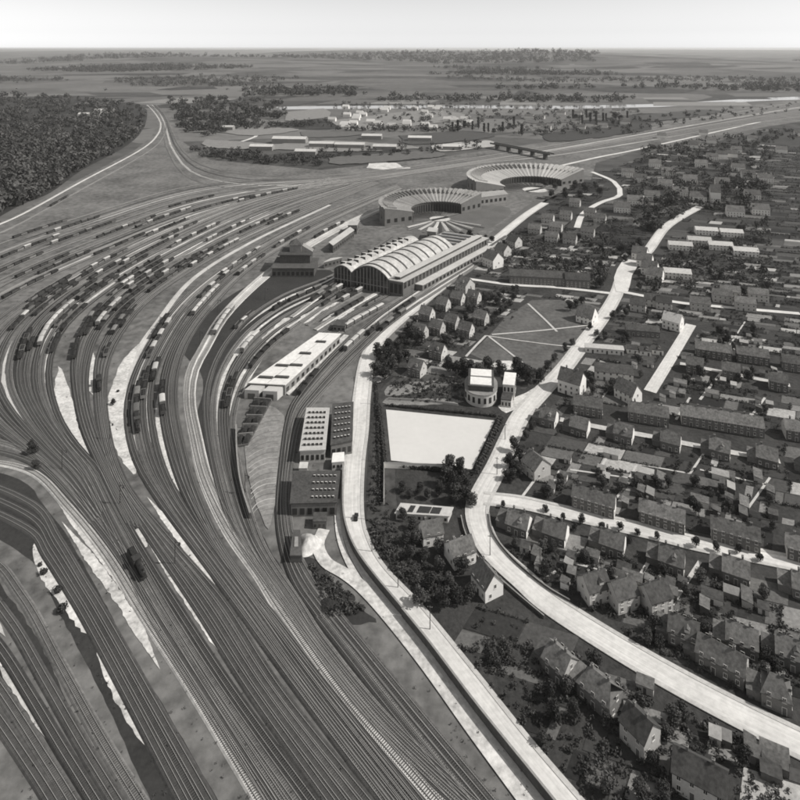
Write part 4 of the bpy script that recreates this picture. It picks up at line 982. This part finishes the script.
for a in [('left',1,52,325,8,'p'),('left',0,40,345,2,'o'),('left',0,75,296,7,'oog'),('left',1,90,288,6,'ooc'),('outer',3,95,284,6,'oog'),('middle',3,120,300,5,'o'),('middle',0,72,352,3,'o'),('inner',1,118,325,4,'oc'),('upper',8,40,286,7,'oog'),('upper',7,70,264,7,'ooc'),('outer',2,50,296,6,'oo'),('left',3,58,345,3,'oo'),('outer',5,30,345,5,'og'),('outer',3,40,315,6,'oocp'),('outer',4,70,300,7,'ogo'),('outer',1,60,290,6,'oog'),('outer',5,110,270,6,'opo'),('outer',2,110,262,7,'oogoopgo'),('outer',0,170,228,8,'oogpooco'),('outer',4,190,232,7,'ogop'),('left',3,70,322,6,'o'),('left',2,66,318,4,'og'),('middle',0,85,322,6,'ooco'),('middle',1,92,318,7,'o'),('middle',2,98,312,6,'gpp'),('middle',3,102,318,5,'oc'),
          ('left',2,100,290,6,'ogo'),('left',3,140,270,7,'oc'),('left',1,120,268,7,'oog'),('middle',0,135,278,9,'oocpogop'),('middle',1,150,274,8,'opo'),('middle',2,150,282,6,'ooc'),('middle',3,175,268,9,'ogcoopoo'),('inner',0,122,315,5,'o'),
          ('inner',1,175,274,10,'oopcgoog'),('inner',2,135,318,4,'go'),('inner',2,215,254,9,'gpoocopp'),('inner',0,200,254,9,'opocgoog'),('left',0,150,250,10,'oocopgoo'),('left',2,200,236,10,'ocpogoop'),('middle',1,235,232,9,'opgopoop'),('middle',3,260,224,9,'opgocooc'),('inner',1,280,218,7,'oop'),('inner',2,112,352,2,'g'),
          ('main',0,163,328,4,'o'),('main',1,166,340,6,'pg'),('main',1,140,405,5,'oc'),('main',2,150,385,4,'og'),('main',3,156,372,3,'opo'),('express',0,205,302,6,'p'),('main',3,215,284,7,'gpo'),('express',2,250,266,6,'opoccogp'),('main',2,240,262,8,'gopocogp'),('express',1,290,238,8,'ogocpoog'),('express',0,165,400,4,'oop'),
          ('ribbon',1,220,322,5,'p'),('ribbon',0,330,231,7,'opo'),
          ('upper',0,60,232,8,'ogo'),('upper',1,90,228,8,'opgoocop'),('upper',2,60,250,8,'oogp'),('upper',3,110,236,10,'ooopcogo'),('upper',4,60,268,7,'oog'),('upper',5,150,230,10,'opgoocop'),('upper',6,190,222,10,'oogpcopp'),('upper',7,235,206,11,'opgoocop'),('upper',8,280,198,11,'oogopcoo'),('upper',8,130,246,8,'oog'),('upper',6,80,270,7,'ogo'),
          ('upper',4,200,204,8,'oogo'),('wood_line',1,60,202,6,'oog'),
          ('shed',0,245,322,3,'gs'),('shed',1,300,294,4,'oc'),('shed',2,322,291,5,'og'),('shed',3,240,392,4,'og'),('shed',3,335,292,4,'ocp'),('shed',4,345,294,3,'o'),('shed',4,270,350,6,'o'),('shed',2,250,345,3,'p'),
          ('side',0,310,385,3,'o'),('side',3,392,322,4,'oc'),('side',1,352,343,3,'p'),('side',2,405,307,3,'o'),
          ('apron',0,322,297,3,'oc'),('apron',1,330,298,4,'og'),('apron',2,345,295,3,'po'),('apron',3,340,306,4,'oo'),('apron',4,372,303,2,'g'),('apron',5,362,318,5,'p')]: R(*a)
FAMW['apron'] = 'stub lines before the hall'; FAMG['apron'] = 'wagons before the hall'; FAMW['sideout'] = 'lines running out at the foot of the view'; FAMG['sideout'] = 'wagons on the '+FAMW['sideout']
for (key, idx), lst in RAKES.items():
    lst = sorted(lst, key=lambda t: t[1].location.y)
    for i, (kd, o) in enumerate(lst):
        tag(o, '%s wagon from the near end, %s track, %s, %s' % (ordw(i), ordw(idx), FAMW[key], KW[kd]), 'wagon', FAMG[key])
# steam locomotives
def locomotive(key, idx, u, v, label):
    pts = TR[key][idx]; t = W(u, v); i = min(range(1, len(pts)-1), key=lambda k: (pts[k].x-t.x)**2+(pts[k].y-t.y)**2); p = pts[i]; d = pts[i+1]-pts[i-1]
    o = bpy.data.objects.new('steam_locomotive', None); COL.objects.link(o); o.location = (p.x, p.y, .56); o.rotation_euler = (0, 0, math.atan2(d.y, d.x))
    b = MB(); b.tube((-1.5, 0, 2.5), (5.5, 0, 2.5), .95, .95, 14); b.tube((5.5, 0, 2.5), (5.9, 0, 2.5), .95, .7, 14); ob('boiler', b.mesh('boiler', M['iron']), o)
    ob('frame', MB().box(-4, 6.2, -1.2, 1.2, .9, 1.4).mesh('frame', M['iron']), o)
    ob('chimney', MB().cyl(5, 0, 3.3, 4.3, .32, .4).mesh('chimney', M['iron']), o); ob('dome', MB().cyl(2, 0, 3.3, 3.9, .5, .3).mesh('dome', M['iron']), o)
    b = MB(); b.box(-3.9, -1.5, -1.4, 1.4, 1.4, 3.7).box(-4.2, -1.2, -1.55, 1.55, 3.7, 3.85); ob('cab', b.mesh('cab', M['wagd']), o)
    b = MB(); b.box(-10.2, -4.4, -1.4, 1.4, 1.0, 2.9); ob('tender', b.mesh('tender', M['wagd']), o); ob('coal', MB().prism([(-9.6,-1),(-5,-1),(-5,1),(-9.6,1)], 2.85, 3.5).mesh('coal', M['coal']), o)
    for x in (-8.8, -5.8, -2, 0, 2, 4.4): ob('wheelset', WS, o, (x, 0, 0))
    tag(o, label, 'locomotive', 'steam locomotives')
locomotive('shed', 1, 268, 304, 'black steam locomotive on the curve left of the white roofed shed')
locomotive('side', 2, 372, 331, 'black steam locomotive between the repair hall and the left road')
locomotive('inner', 1, 101, 385, 'black steam locomotive on the narrowing left sidings')
locomotive('left', 1, 150, 573, 'black steam locomotive at the lower left crossing of lines')
locomotive('main', 1, 137, 428, 'black steam locomotive on the main curve by the sand strip')
# car on the left road
c = W(356, 519); car = bpy.data.objects.new('car', None); COL.objects.link(car); car.location = (c.x, c.y, .22); car.rotation_euler = (0, 0, math.radians(88))
ob('body', MB().box(-2, 2, -.8, .8, .35, 1.0).mesh('body', M['iron']), car)
b = MB(); b.sweep([(-1.2,-.72,1.0),(.7,-.72,1.0),(.35,-.65,1.6),(-1.0,-.65,1.6)], (0,0,0), (0,1.4,0)); ob('cabin', b.mesh('cabin', M['wagd']), car)
for x in (-1.3, 1.3):
    for y in (-.8, .8): b = MB(); b.tube((x, y-.1, .35), (x, y+.1, .35), .35, .35, 10); ob('wheel', b.mesh('wheel', M['iron']), car)
tag(car, 'small dark car driving on the left pale road', 'car')
# poles
pm = MB(); pm.cyl(0, 0, -.2, 8.5, .16, .11, 8).box(-.9, .9, -.06, .06, 7.7, 7.85); im = MB()
for x in (-.75, -.25, .25, .75): im.cyl(x, 0, 7.85, 8.05, .06, .05, 6)
PM, IM = pm.mesh('utility_pole', M['pole']), im.mesh('insulators', M['frame'])
poles = [(490,556),(476,478),(379,462),(376,405),(366,520),(372,552),(398,588),(540,570),(505,440),(551,372),(590,320),(389,318),(412,298),(437,279),(462,258),(497,475),(430,630)]
for i, p in enumerate(sorted(poles)):
    w = W(*p); o = ob('utility_pole', PM, None, (w.x, w.y, 0), random.uniform(-.5, .5)); ob('insulators', IM, o)
    tag(o, '%s dark wooden utility pole from the left beside the pale roads' % ordw(i), 'utility pole', 'utility poles along the roads')
masts = [(218,312),(160,330),(110,440),(200,345),(62,470),(245,495),(300,262),(120,505),(175,565),(265,300)]
mm = MB(); mm.cyl(0, 0, -.2, 10, .2, .12, 8).box(-.1, 2.2, -.08, .08, 8.8, 9).box(1.6, 2.2, -.3, .3, 7.9, 8.75); MMm = mm.mesh('signal_mast', M['pole'])
for i, p in enumerate(sorted(masts)):
    w = W(*p); o = ob('signal_mast', MMm, None, (w.x, w.y, 0), random.uniform(-.6, .6)); tag(o, '%s tall dark signal mast from the left in the yard' % ordw(i), 'signal mast', 'signal masts in the yard')

# ------------------------------------------------------------------ trees
T = cluster
T([(376,376),(384,381),(392,374),(381,366),(390,362),(399,367),(405,360),(397,352),(389,356),(408,349),(402,344),(413,340),(420,345),(409,334),(416,330),(410,370),(378,358)], 1.15, 'in the dark grove beside the left road', 'grove beside the left road', (0,1,3))
T([(448,372),(456,376),(463,374),(470,376),(478,374),(488,370)], 1.0, 'in the row behind the oval hall', 'trees behind the oval hall', (0,1,3))
T([(522,380),(528,384),(534,379),(541,383),(500,374),(517,374)], 1.15, 'in the clump right of the oval hall', 'trees right of the oval hall', (0,1,3))
T([(440,494),(447,485),(455,490),(450,475),(460,478),(466,488),(464,502),(455,503),(470,505)], .95, 'in the dark clump below the sports ground', 'trees below the sports ground', (0,1,3))
T([(402,492),(410,498),(420,494),(428,499)], .7, 'inside the walled court', 'trees in the walled court', (0,1,2))
T([(545,187),(555,190),(565,194),(575,190),(585,193),(595,188),(552,197),(566,200),(580,199),(600,196)], 1.5, 'in the grove right of the farther ring shed', 'grove by the farther ring shed', (0,1,3))
T([(462,240),(470,238),(478,241),(486,240),(492,243)], 1.0, 'in the hedge behind the repair hall', 'trees behind the repair hall', (0,1,3))
T([(503,508,.42),(545,512,.5),(540,523,.45),(563,521,.45),(582,523,.5),(575,531,.4),(602,530,.5),(620,531,.5),(637,536,.42),(657,540,.45),(696,548,.6),(716,552,.5),(739,554,.5),(760,562,.5),(630,544,.4)], .5, 'along the tree-lined street', 'round street trees', (0,1,3), 'small round street tree')
T([(629,258),(634,250),(625,262),(640,247),(622,255)], 1.3, 'in the clump above the square', 'trees above the square', (0,1,3))
T([(514,452),(510,468),(519,476),(513,481),(520,462),(526,440),(533,430)], .8, 'along the right side of the right-hand road', 'trees along the right road', (0,1,3))
T([(565,352),(572,345),(555,362),(548,372),(590,330),(597,336),(605,340)], .8, 'between the right-hand road and the garages', 'trees by the garages', (0,1,3,4))
T([(576,308),(582,306),(570,311)], .9, 'on the lawn edge by the pale gabled house', 'trees on the lawn edge', (0,1))
T([(425,560),(440,572),(418,545),(410,560),(450,585),(430,590),(462,575),(440,553),(470,600),(455,602),(412,530),(406,545),(420,605),(445,608),(402,520)], .75, 'in the orchard between the pale roads', 'orchard trees', (0,1,2,3,4), 'orchard tree')
T([(44,574,.8),(58,592,.9),(40,566,.5),(62,612,1.0)], .8, 'on the pale sand at the lower left', 'bushes on the pale sand', (6,), 'dark bush', 'bush', 'bush')
T([(33,455,.8),(36,470,.7),(31,445,.8),(113,405,.5),(118,392,.5)], .8, 'among the left sidings', 'trees among the left sidings', (0,1,6), 'dark lone tree')
def rnd(poly, n, seed, clear=True):
    r = random.Random(seed); out = []
    us = [p[0] for p in poly]; vs = [p[1] for p in poly]
    for _ in range(n*60):
        u, v = r.uniform(min(us), max(us)), r.uniform(min(vs), max(vs))
        if not inpoly(u, v, poly): continue
        w = W(u, v)
        if clear and (near_road(w.x, w.y) or any((w.x-a)**2+(w.y-b)**2 < (q_+1)**2 for a, b, q_ in HOUSES)): continue
        out.append((u, v))
        if len(out) >= n: break
    return out
G1 = [(500,462),(535,440),(770,490),(775,545),(500,496)]; G2 = [(505,545),(560,545),(775,600),(775,620),(580,610),(530,575)]; G3 = [(640,400),(690,330),(770,330),(770,420)]; G4 = [(560,395),(600,320),(640,300),(690,320),(640,395)]
G5 = [(670,250),(770,220),(770,300),(640,290)]; G6 = [(500,245),(560,235),(620,220),(625,250),(600,290),(510,275)]; G7 = [(620,215),(640,160),(770,140),(770,215),(690,210),(650,235)]; G8 = [(430,345),(480,300),(525,290),(500,320),(470,350)]
G9 = [(430,640),(545,640),(640,690),(790,760),(790,830),(600,830),(540,760)]; G10 = [(600,630),(790,625),(790,720),(680,665)]
T(rnd(G1, 22, 1), .62, 'in the gardens above the tree-lined street', 'garden trees above the tree-lined street', (0,1,2,3,4), 'garden tree')
T(rnd(G2, 16, 2), .62, 'in the gardens below the tree-lined street', 'garden trees below the tree-lined street', (0,1,2,3,4), 'garden tree')
T(rnd(G3, 18, 3), .75, 'in the gardens right of the short pale street', 'garden trees right of the short street', (0,1,2,3,4), 'garden tree')
T(rnd(G4, 16, 4), .75, 'in the gardens left of the short pale street', 'garden trees left of the short street', (0,1,2,3,4), 'garden tree')
T(rnd(G5, 16, 5), .95, 'in the gardens right of the square', 'garden trees right of the square', (0,1,2,3), 'garden tree')
T(rnd(G6, 16, 6), .95, 'in the gardens above the lawn terraces', 'garden trees above the lawn terraces', (0,1,2,3), 'garden tree')
T(rnd(G7, 12, 8), 1.25, 'in the far quarter upper right', 'trees of the far quarter', (0,1,2,3), 'far tree')
T(rnd(G8, 30, 9), .8, 'among the steep roofed houses by the lawn', 'trees among the steep roofed houses', (0,1,2,3), 'garden tree')
T(rnd(G9, 22, 10), .7, 'in the nearest orchard', 'nearest orchard', (0,1,2,3,4), 'orchard tree')
T(rnd(G10, 12, 11), .6, 'in the nearest gardens', 'nearest garden trees', (0,1,2,3,4), 'garden tree')
T([(452+i*6.2+random.uniform(-2, 2), 130+random.uniform(-4, 6)) for i in range(12)], 2.3, 'in the far poplar belt', 'far poplar belt', (5, 5, 0), 'tall dark poplar')
T([(572+i*5+random.uniform(-2, 2), 121+random.uniform(-3, 6)) for i in range(12)], 2.4, 'in the far right poplar belt', 'far right poplar belt', (5, 5, 1), 'tall dark poplar')
# woods (seen as one mass)
def wood(name, px, n, s0, s1, seed, label, q=60, clump=0):
    r = np.random.default_rng(seed); rr = random.Random(seed); out = []
    us = [p[0] for p in px]; vs = [p[1] for p in px]; cnt = 0
    base = [leaf_cloud([(0,0,.62,.42,.36), (.25,.1,.45,.3,.26), (-.22,.15,.5,.3,.28), (.02,-.26,.48,.28,.26)], q, .13, seed+k) for k in range(4)]+[leaf_cloud([(0,0,.55,.34,.5), (.1,.1,.4,.26,.3)], q, .12, seed+k) for k in (4, 5)]+[leaf_cloud([(0,0,.34,.5,.28), (.3,-.1,.3,.3,.2), (-.3,.2,.3,.34,.22)], q, .14, seed+k) for k in (6, 7)]
    while cnt < n:
        u, v = rr.uniform(min(us), max(us)), rr.uniform(min(vs), max(vs))
        if not inpoly(u, v, px): continue
        w = W(u, v)
        if clump and math.sin(w.x/clump+seed)+math.sin(w.x/clump*.37+w.y/clump*.9)+math.sin(w.y/clump*1.3+2*seed) < .3: continue
        s = rr.uniform(s0, s1)*(1 if rr.random() < .7 else .6); a = rr.uniform(0, 6.28); B = base[rr.randrange(8)]
        x = B[:, 0]*math.cos(a)-B[:, 1]*math.sin(a); y = B[:, 0]*math.sin(a)+B[:, 1]*math.cos(a)
        out.append(np.c_[x*s+w.x, y*s+w.y, B[:, 2]*s*rr.uniform(.85, 1.15)+gz(w.x, w.y)]); cnt += 1
    V = np.concatenate(out); nq = len(V)//4
    mi = (np.repeat(r.random(cnt) > .6, q)).astype(np.int32)
    o = ob(name, mesh_quads(name, V, [M['leaf'], M['leaf2']], mi)); stuff(o); o['label'] = label; o['category'] = 'wood'; return o
sheet('wood_floor', [(-140,272),(-40,237),(19,206),(50,193),(82,170),(120,150),(139,135),(147,118),(139,104),(80,99),(-60,99),(-140,110)], M['cinder'], .12)
wood('woodland', [(-140,270),(-40,235),(19,205),(50,192),(82,169),(120,149),(138,135),(146,118),(138,104),(80,98),(-60,98),(-140,110)], 2600, 13, 23, 21, 'dense dark wood filling the upper left corner beside the tracks', 90)
wood('woodland', [(166,104),(176,120),(186,134),(205,138),(250,126),(285,118),(285,104),(250,99),(170,98)], 330, 16, 24, 22, 'dark wood right of the far branch line', 70)
wood('woodland', [(190,150),(240,152),(320,160),(322,167),(250,164),(195,156)], 150, 8, 13, 25, 'dark hedge belt at the upper edge of the yard', 60)
wood('woodland', [(-200,100),(250,97),(430,96),(600,95),(1000,90),(1000,84),(600,88),(300,90),(-200,93)], 700, 22, 40, 23, 'belt of far woods along the river', 40, clump=170)
wood('woodland', [(380,102),(620,103),(640,99),(380,98)], 150, 20, 32, 26, 'dark wooded bank beyond the river', 40)
for k_, (px, n, s0, s1, lb) in enumerate([
  (G7, 420, 6, 13, 'leafy gardens of the far quarter upper right'), (G5, 230, 4, 8, 'leafy gardens right of the square'), (G6, 190, 4, 8, 'leafy gardens above the lawn terraces'),
  ([(335,132),(460,132),(460,128),(335,128)], 70, 10, 18, 'tree row before the far settlement'), ([(200,126),(330,122),(332,127),(205,131)], 120, 9, 16, 'tree belt behind the far sheds'),
  ([(330,104),(470,104),(640,110),(640,134),(520,136),(440,126),(330,116)], 330, 9, 17, 'scattered far trees of the settlement beyond the yard'),
  ([(640,118),(760,106),(900,92),(900,100),(760,116),(640,130)], 110, 8, 15, 'tree belt along the far right railway'),
  ([(300,150),(420,146),(480,142),(485,150),(400,156),(310,160)], 90, 7, 12, 'bushes along the far goods yard'),
  ([(640,150),(760,131),(800,128),(800,140),(700,152),(640,163)], 160, 7, 13, 'trees under the far right railway')]):
    px = [p for p in px]
    wood('garden_greenery', px, n, s0, s1, 200+k_, lb, 44)
for kk, (v0, v1, n, sc) in enumerate(((80, 87, 1500, 26), (71, 77, 1500, 36), (62, 68, 1500, 52))):
    px = [(-250, v1)]+[(u, v0+1.2*math.sin(u/40+kk)) for u in range(-250, 1060, 40)]+[(1060, v1)]
    wood('woodland', px, n, sc*.7, sc*1.2, 30+kk, ['nearest band of distant woods on the plain', 'middle band of distant woods on the hills', 'farthest hazy band of woods under the sky'][kk], 30, clump=(300, 520, 900)[kk])

# garden plots: oblique patchwork, the nearest 300 as parts, the rest as one
gardens = bpy.data.objects.new('gardens', None); COL.objects.link(gardens); struct(gardens)
e1 = Vector((math.cos(math.radians(-19)), math.sin(math.radians(-19)), 0)); e2 = Vector((math.cos(math.radians(56)), math.sin(math.radians(56)), 0))
town_w = [tuple(W(*p)[:2]) for p in TOWN]; lawn_w = [tuple(W(*p)[:2]) for p in [(465,356),(487,336),(532,298),(608,308),(566,362),(545,384),(497,370)]]
wedge_w = [tuple(W(*p)[:2]) for p in [(362,540),(372,400),(386,384),(500,405),(560,380),(500,480),(470,515),(490,560),(560,615),(420,620)]]
plots = []
o0 = W(600, 520); r = random.Random(5)
i = -60
y = -160.0
while y < 1250:
    dy = r.uniform(4, 11)*(1 if y < 420 else 1.8); x = -300.0 if y < 420 else -700.0
    while x < (420 if y < 420 else 700):
        dx = r.choice((3.5, 5, 7, 10, 14, 18))*(1 if y < 420 else 2); c = o0+e1*(x+dx/2)+e2*(y+dy/2)
        ok = inpoly(c.x, c.y, town_w) and not inpoly(c.x, c.y, lawn_w) and not inpoly(c.x, c.y, wedge_w) and not near_road(c.x, c.y, 2.0+dx*.3)
        if ok and not any((c.x-a)**2+(c.y-b)**2 < (q_*.95)**2 for a, b, q_ in HOUSES) and r.random() < .93:
            a = o0+e1*(x+.25)+e2*(y+.3); p = [a, a+e1*(dx-.5), a+e1*(dx-.5)+e2*(dy-.6), a+e2*(dy-.6)]
            plots.append((c.y, [(q_.x, q_.y) for q_ in p], r.choices(range(7), (14, 16, 16, 15, 15, 14, 10) if y < 380 else (26, 24, 20, 14, 10, 4, 2))[0]))
        x += dx
    y += dy
plots.sort(key=lambda t: t[0])
def plot_geo(p, z0, z1, V, Fc):
    b = len(V); V += [(*q_, z0) for q_ in p]+[(*q_, z1) for q_ in p]
    Fc += [(b+4, b+5, b+6, b+7)]+[(b+i, b+(i+1) % 4, b+4+(i+1) % 4, b+4+i) for i in range(4)]
for k, (_, p, m) in enumerate(plots[:300]):
    V, Fc = [], []; plot_geo(p, .04, .1+.1*r.random(), V, Fc)
    ob('garden_plot', mesh('garden_plot', V, Fc, PLOT[m]), gardens)
V, Fc, mi = [], [], []
for _, p, m in plots[300:]: plot_geo(p, .04, .17, V, Fc); mi += [m]*5
if V: stuff(ob('garden_plots', mesh('garden_plots', V, Fc, PLOT, mi), gardens))
for P in [[(617,498),(637,465)], [(640,465),(690,474)], [(690,474),(705,452)], [(560,470),(548,495)], [(639,578),(655,552)], [(590,560),(603,540)], [(672,605),(700,562)], [(600,470),(612,448)], [(740,520),(770,478)], [(700,400),(722,372)], [(676,420),(690,398)], [(745,425),(765,398)], [(655,330),(668,306)],
          [(570,470),(640,480)], [(520,500),(535,480)], [(560,560),(640,580)], [(700,470),(770,486)], [(520,590),(556,572)], [(730,345),(745,322)], [(600,400),(618,378)]]:
    a, b = W(*P[0]), W(*P[1]); strip('garden_path', [a.lerp(b, k/6) for k in range(7)], random.uniform(.9, 1.5), M['path'], .26)
# shrubs and vegetable rows nobody could count
def shrubs(name, pts, s0, s1, seed, label, q=22):
    rr = random.Random(seed); rg = np.random.default_rng(seed); out = []
    base = [leaf_cloud([(0,0,.4,.45,.4), (.3,.1,.3,.3,.3)], q, .2, seed+k) for k in range(5)]
    for n_, (x0, y0) in enumerate(pts):
        s = rr.uniform(s0, s1); B = base[n_ % 5]; a = rr.uniform(0, 6.28)
        out.append(np.c_[(B[:, 0]*math.cos(a)-B[:, 1]*math.sin(a))*s+x0, (B[:, 0]*math.sin(a)+B[:, 1]*math.cos(a))*s+y0, B[:, 2]*s+.1])
    V = np.concatenate(out); mi = np.repeat(rg.random(len(pts)) > .6, q).astype(np.int32)
    o = ob(name, mesh_quads(name, V, [M['leaf'], M['leaf2']], mi)); stuff(o); o['label'] = label; o['category'] = 'shrubs'
pts = []
for _, p, m in plots:
    if r.random() < .8:
        P = [Vector((*q_, 0)) for q_ in p]; e = r.choice((0, 1, 2, 3)); a, b = P[e], P[(e+1) % 4]; n_ = int((b-a).length/1.1)
        pts += [((a.lerp(b, k/n_)).x+r.uniform(-.3, .3), (a.lerp(b, k/n_)).y+r.uniform(-.3, .3)) for k in range(n_)] if n_ else []
    P = [Vector((*q_, 0)) for q_ in p]
    if m < 3:
        for _ in range(5): pts.append((P[0].lerp(P[2], r.random()).x+r.uniform(-2, 2), P[0].lerp(P[2], r.random()).y+r.uniform(-2, 2)) if False else (p[0][0]+(p[2][0]-p[0][0])*r.random(), p[0][1]+(p[2][1]-p[0][1])*r.random()))
pts = [p for p in pts if not near_road(p[0], p[1], .2)]
shrubs('garden_shrubs', pts, .8, 2.0, 61, 'low shrubs and hedges lining the garden plots')
pts = []
for poly, n in (([(364,545),(372,470),(377,405),(380,390),(383,470),(390,520),(470,605),(425,600)], 450), ([(390,382),(460,378),(465,405),(388,400)], 200), ([(430,345),(480,300),(525,290),(500,320),(470,350)], 200), (G9, 500), (G10, 200), (G2, 250), ([(306,560),(332,580),(366,612),(330,618)], 130)):
    for u, v in rnd(poly, n, 70, False):
        w = W(u, v)
        if not near_road(w.x, w.y, .3): pts.append((w.x, w.y))
shrubs('rough_scrub', pts, .7, 2.4, 62, 'rough scrub on the verges and in the orchard')
def hedge(P, step, s0, s1, seed, label):
    pts = []; c = curveW(P) if len(P) > 2 else [W(*P[0]).lerp(W(*P[1]), k/40) for k in range(41)]
    for a, b in zip(c, c[1:]):
        n_ = max(1, int((b-a).length/step)); pts += [(a.lerp(b, k/n_).x+random.uniform(-.3, .3), a.lerp(b, k/n_).y+random.uniform(-.3, .3)) for k in range(n_)]
    rr = random.Random(seed); base = [leaf_cloud([(0,0,.45,.45,.45)], 40, .2, seed+k) for k in range(4)]
    V = np.concatenate([base[i % 4]*rr.uniform(s0, s1)+np.array([x, y, .05]) for i, (x, y) in enumerate(pts)])
    o = ob('hedge', mesh_quads('hedge', V, [M['leaf']])); tag(o, label, 'hedge')
hedge([(379,408),(385,467)], .5, 1.6, 2.6, 1, 'dark hedge on the left side of the sports ground'); hedge([(387,466),(473,475)], .5, 1.4, 2.2, 2, 'dark hedge on the near side of the sports ground')
hedge([(477,473),(501,420)], .5, 2.4, 3.6, 3, 'thick dark hedge on the right side of the sports ground'); hedge([(386,406),(497,417)], .5, 1.0, 1.8, 4, 'low hedge on the far side of the sports ground')
hedge([(376,384),(378,420),(379,466),(380,505)], .8, 1.2, 2.0, 5, 'dark hedge running beside the left road verge')
# weeds in the yard
pts = []
for u, v in rnd(YARD, 1400, 80, False):
    if v > 190: w = W(u, v); pts.append((w.x, w.y))
shrubs('yard_weeds', pts, .3, 1.0, 63, 'weeds and debris between the tracks', 12)
# far fields beyond the yard
ff = random.Random(77); k = 0
for i in range(110):
    u, v = ff.uniform(-100, 900), 48+ff.uniform(12, 58)**1.0
    if v < 62 or inpoly(u, v, YARD): continue
    c = W(u, v); w_ = ff.uniform(120, 420)*(v < 96 and 2 or 1); h_ = ff.uniform(80, 300)*(v < 96 and 2 or 1)
    if c.y > 3200: continue
    if c.y-h_ < 2000 and 100 < v: h_ = 80
    struct(ob('field', mesh('field', [(c.x-w_/2, c.y-h_/2, .02+.01*k), (c.x+w_/2, c.y-h_/2, .02+.01*k), (c.x+w_/2+60, c.y+h_/2, .02+.01*k), (c.x-w_/2+60, c.y+h_/2, .02+.01*k)], [(0,1,2,3)], ff.choice(PLOT[2:6])))); k += 1
for i, (P, m) in enumerate([([(215,132),(262,128),(300,130),(255,136)], 5), ([(262,146),(330,141),(420,148),(330,152)], 5), ([(300,132),(360,129),(372,134),(310,138)], 4), ([(290,112),(325,109),(330,117),(285,121)], 5), ([(330,121),(420,111),(470,118),(360,131)], 5),
        ([(400,136),(470,131),(490,138),(410,145)], 3), ([(430,146),(490,141),(492,147),(440,152)], 6), ([(520,116),(600,110),(640,114),(540,124)], 4), ([(540,134),(600,128),(640,124),(650,130),(560,142)], 2), ([(640,116),(700,110),(720,113),(650,122)], 3),
        ([(180,110),(240,107),(262,109),(190,114)], 4), ([(80,114),(112,110),(122,116),(92,120)], 6), ([(330,158),(420,152),(440,157),(340,165)], 4), ([(205,140),(255,143),(300,150),(210,148)], 5)]):
    sheet('field', P, PLOT[m], 1.2+.02*i, jitter=.5, step=4)
# ------------------------------------------------------------------ haze
b = MB(); b.box(-40000, 40000, -600, 60000, -1.5, 206)
hz = bpy.data.materials.new('haze'); hz.use_nodes = True; N = hz.node_tree.nodes; N.clear()
pv = N.new('ShaderNodeVolumePrincipled'); pv.inputs['Color'].default_value = (.93, .92, .90, 1); pv.inputs['Density'].default_value = 3.2e-5; pv.inputs['Anisotropy'].default_value = .2
mo = N.new('ShaderNodeOutputMaterial'); hz.node_tree.links.new(pv.outputs[0], mo.inputs['Volume'])
stuff(ob('haze', b.mesh('haze', hz)))
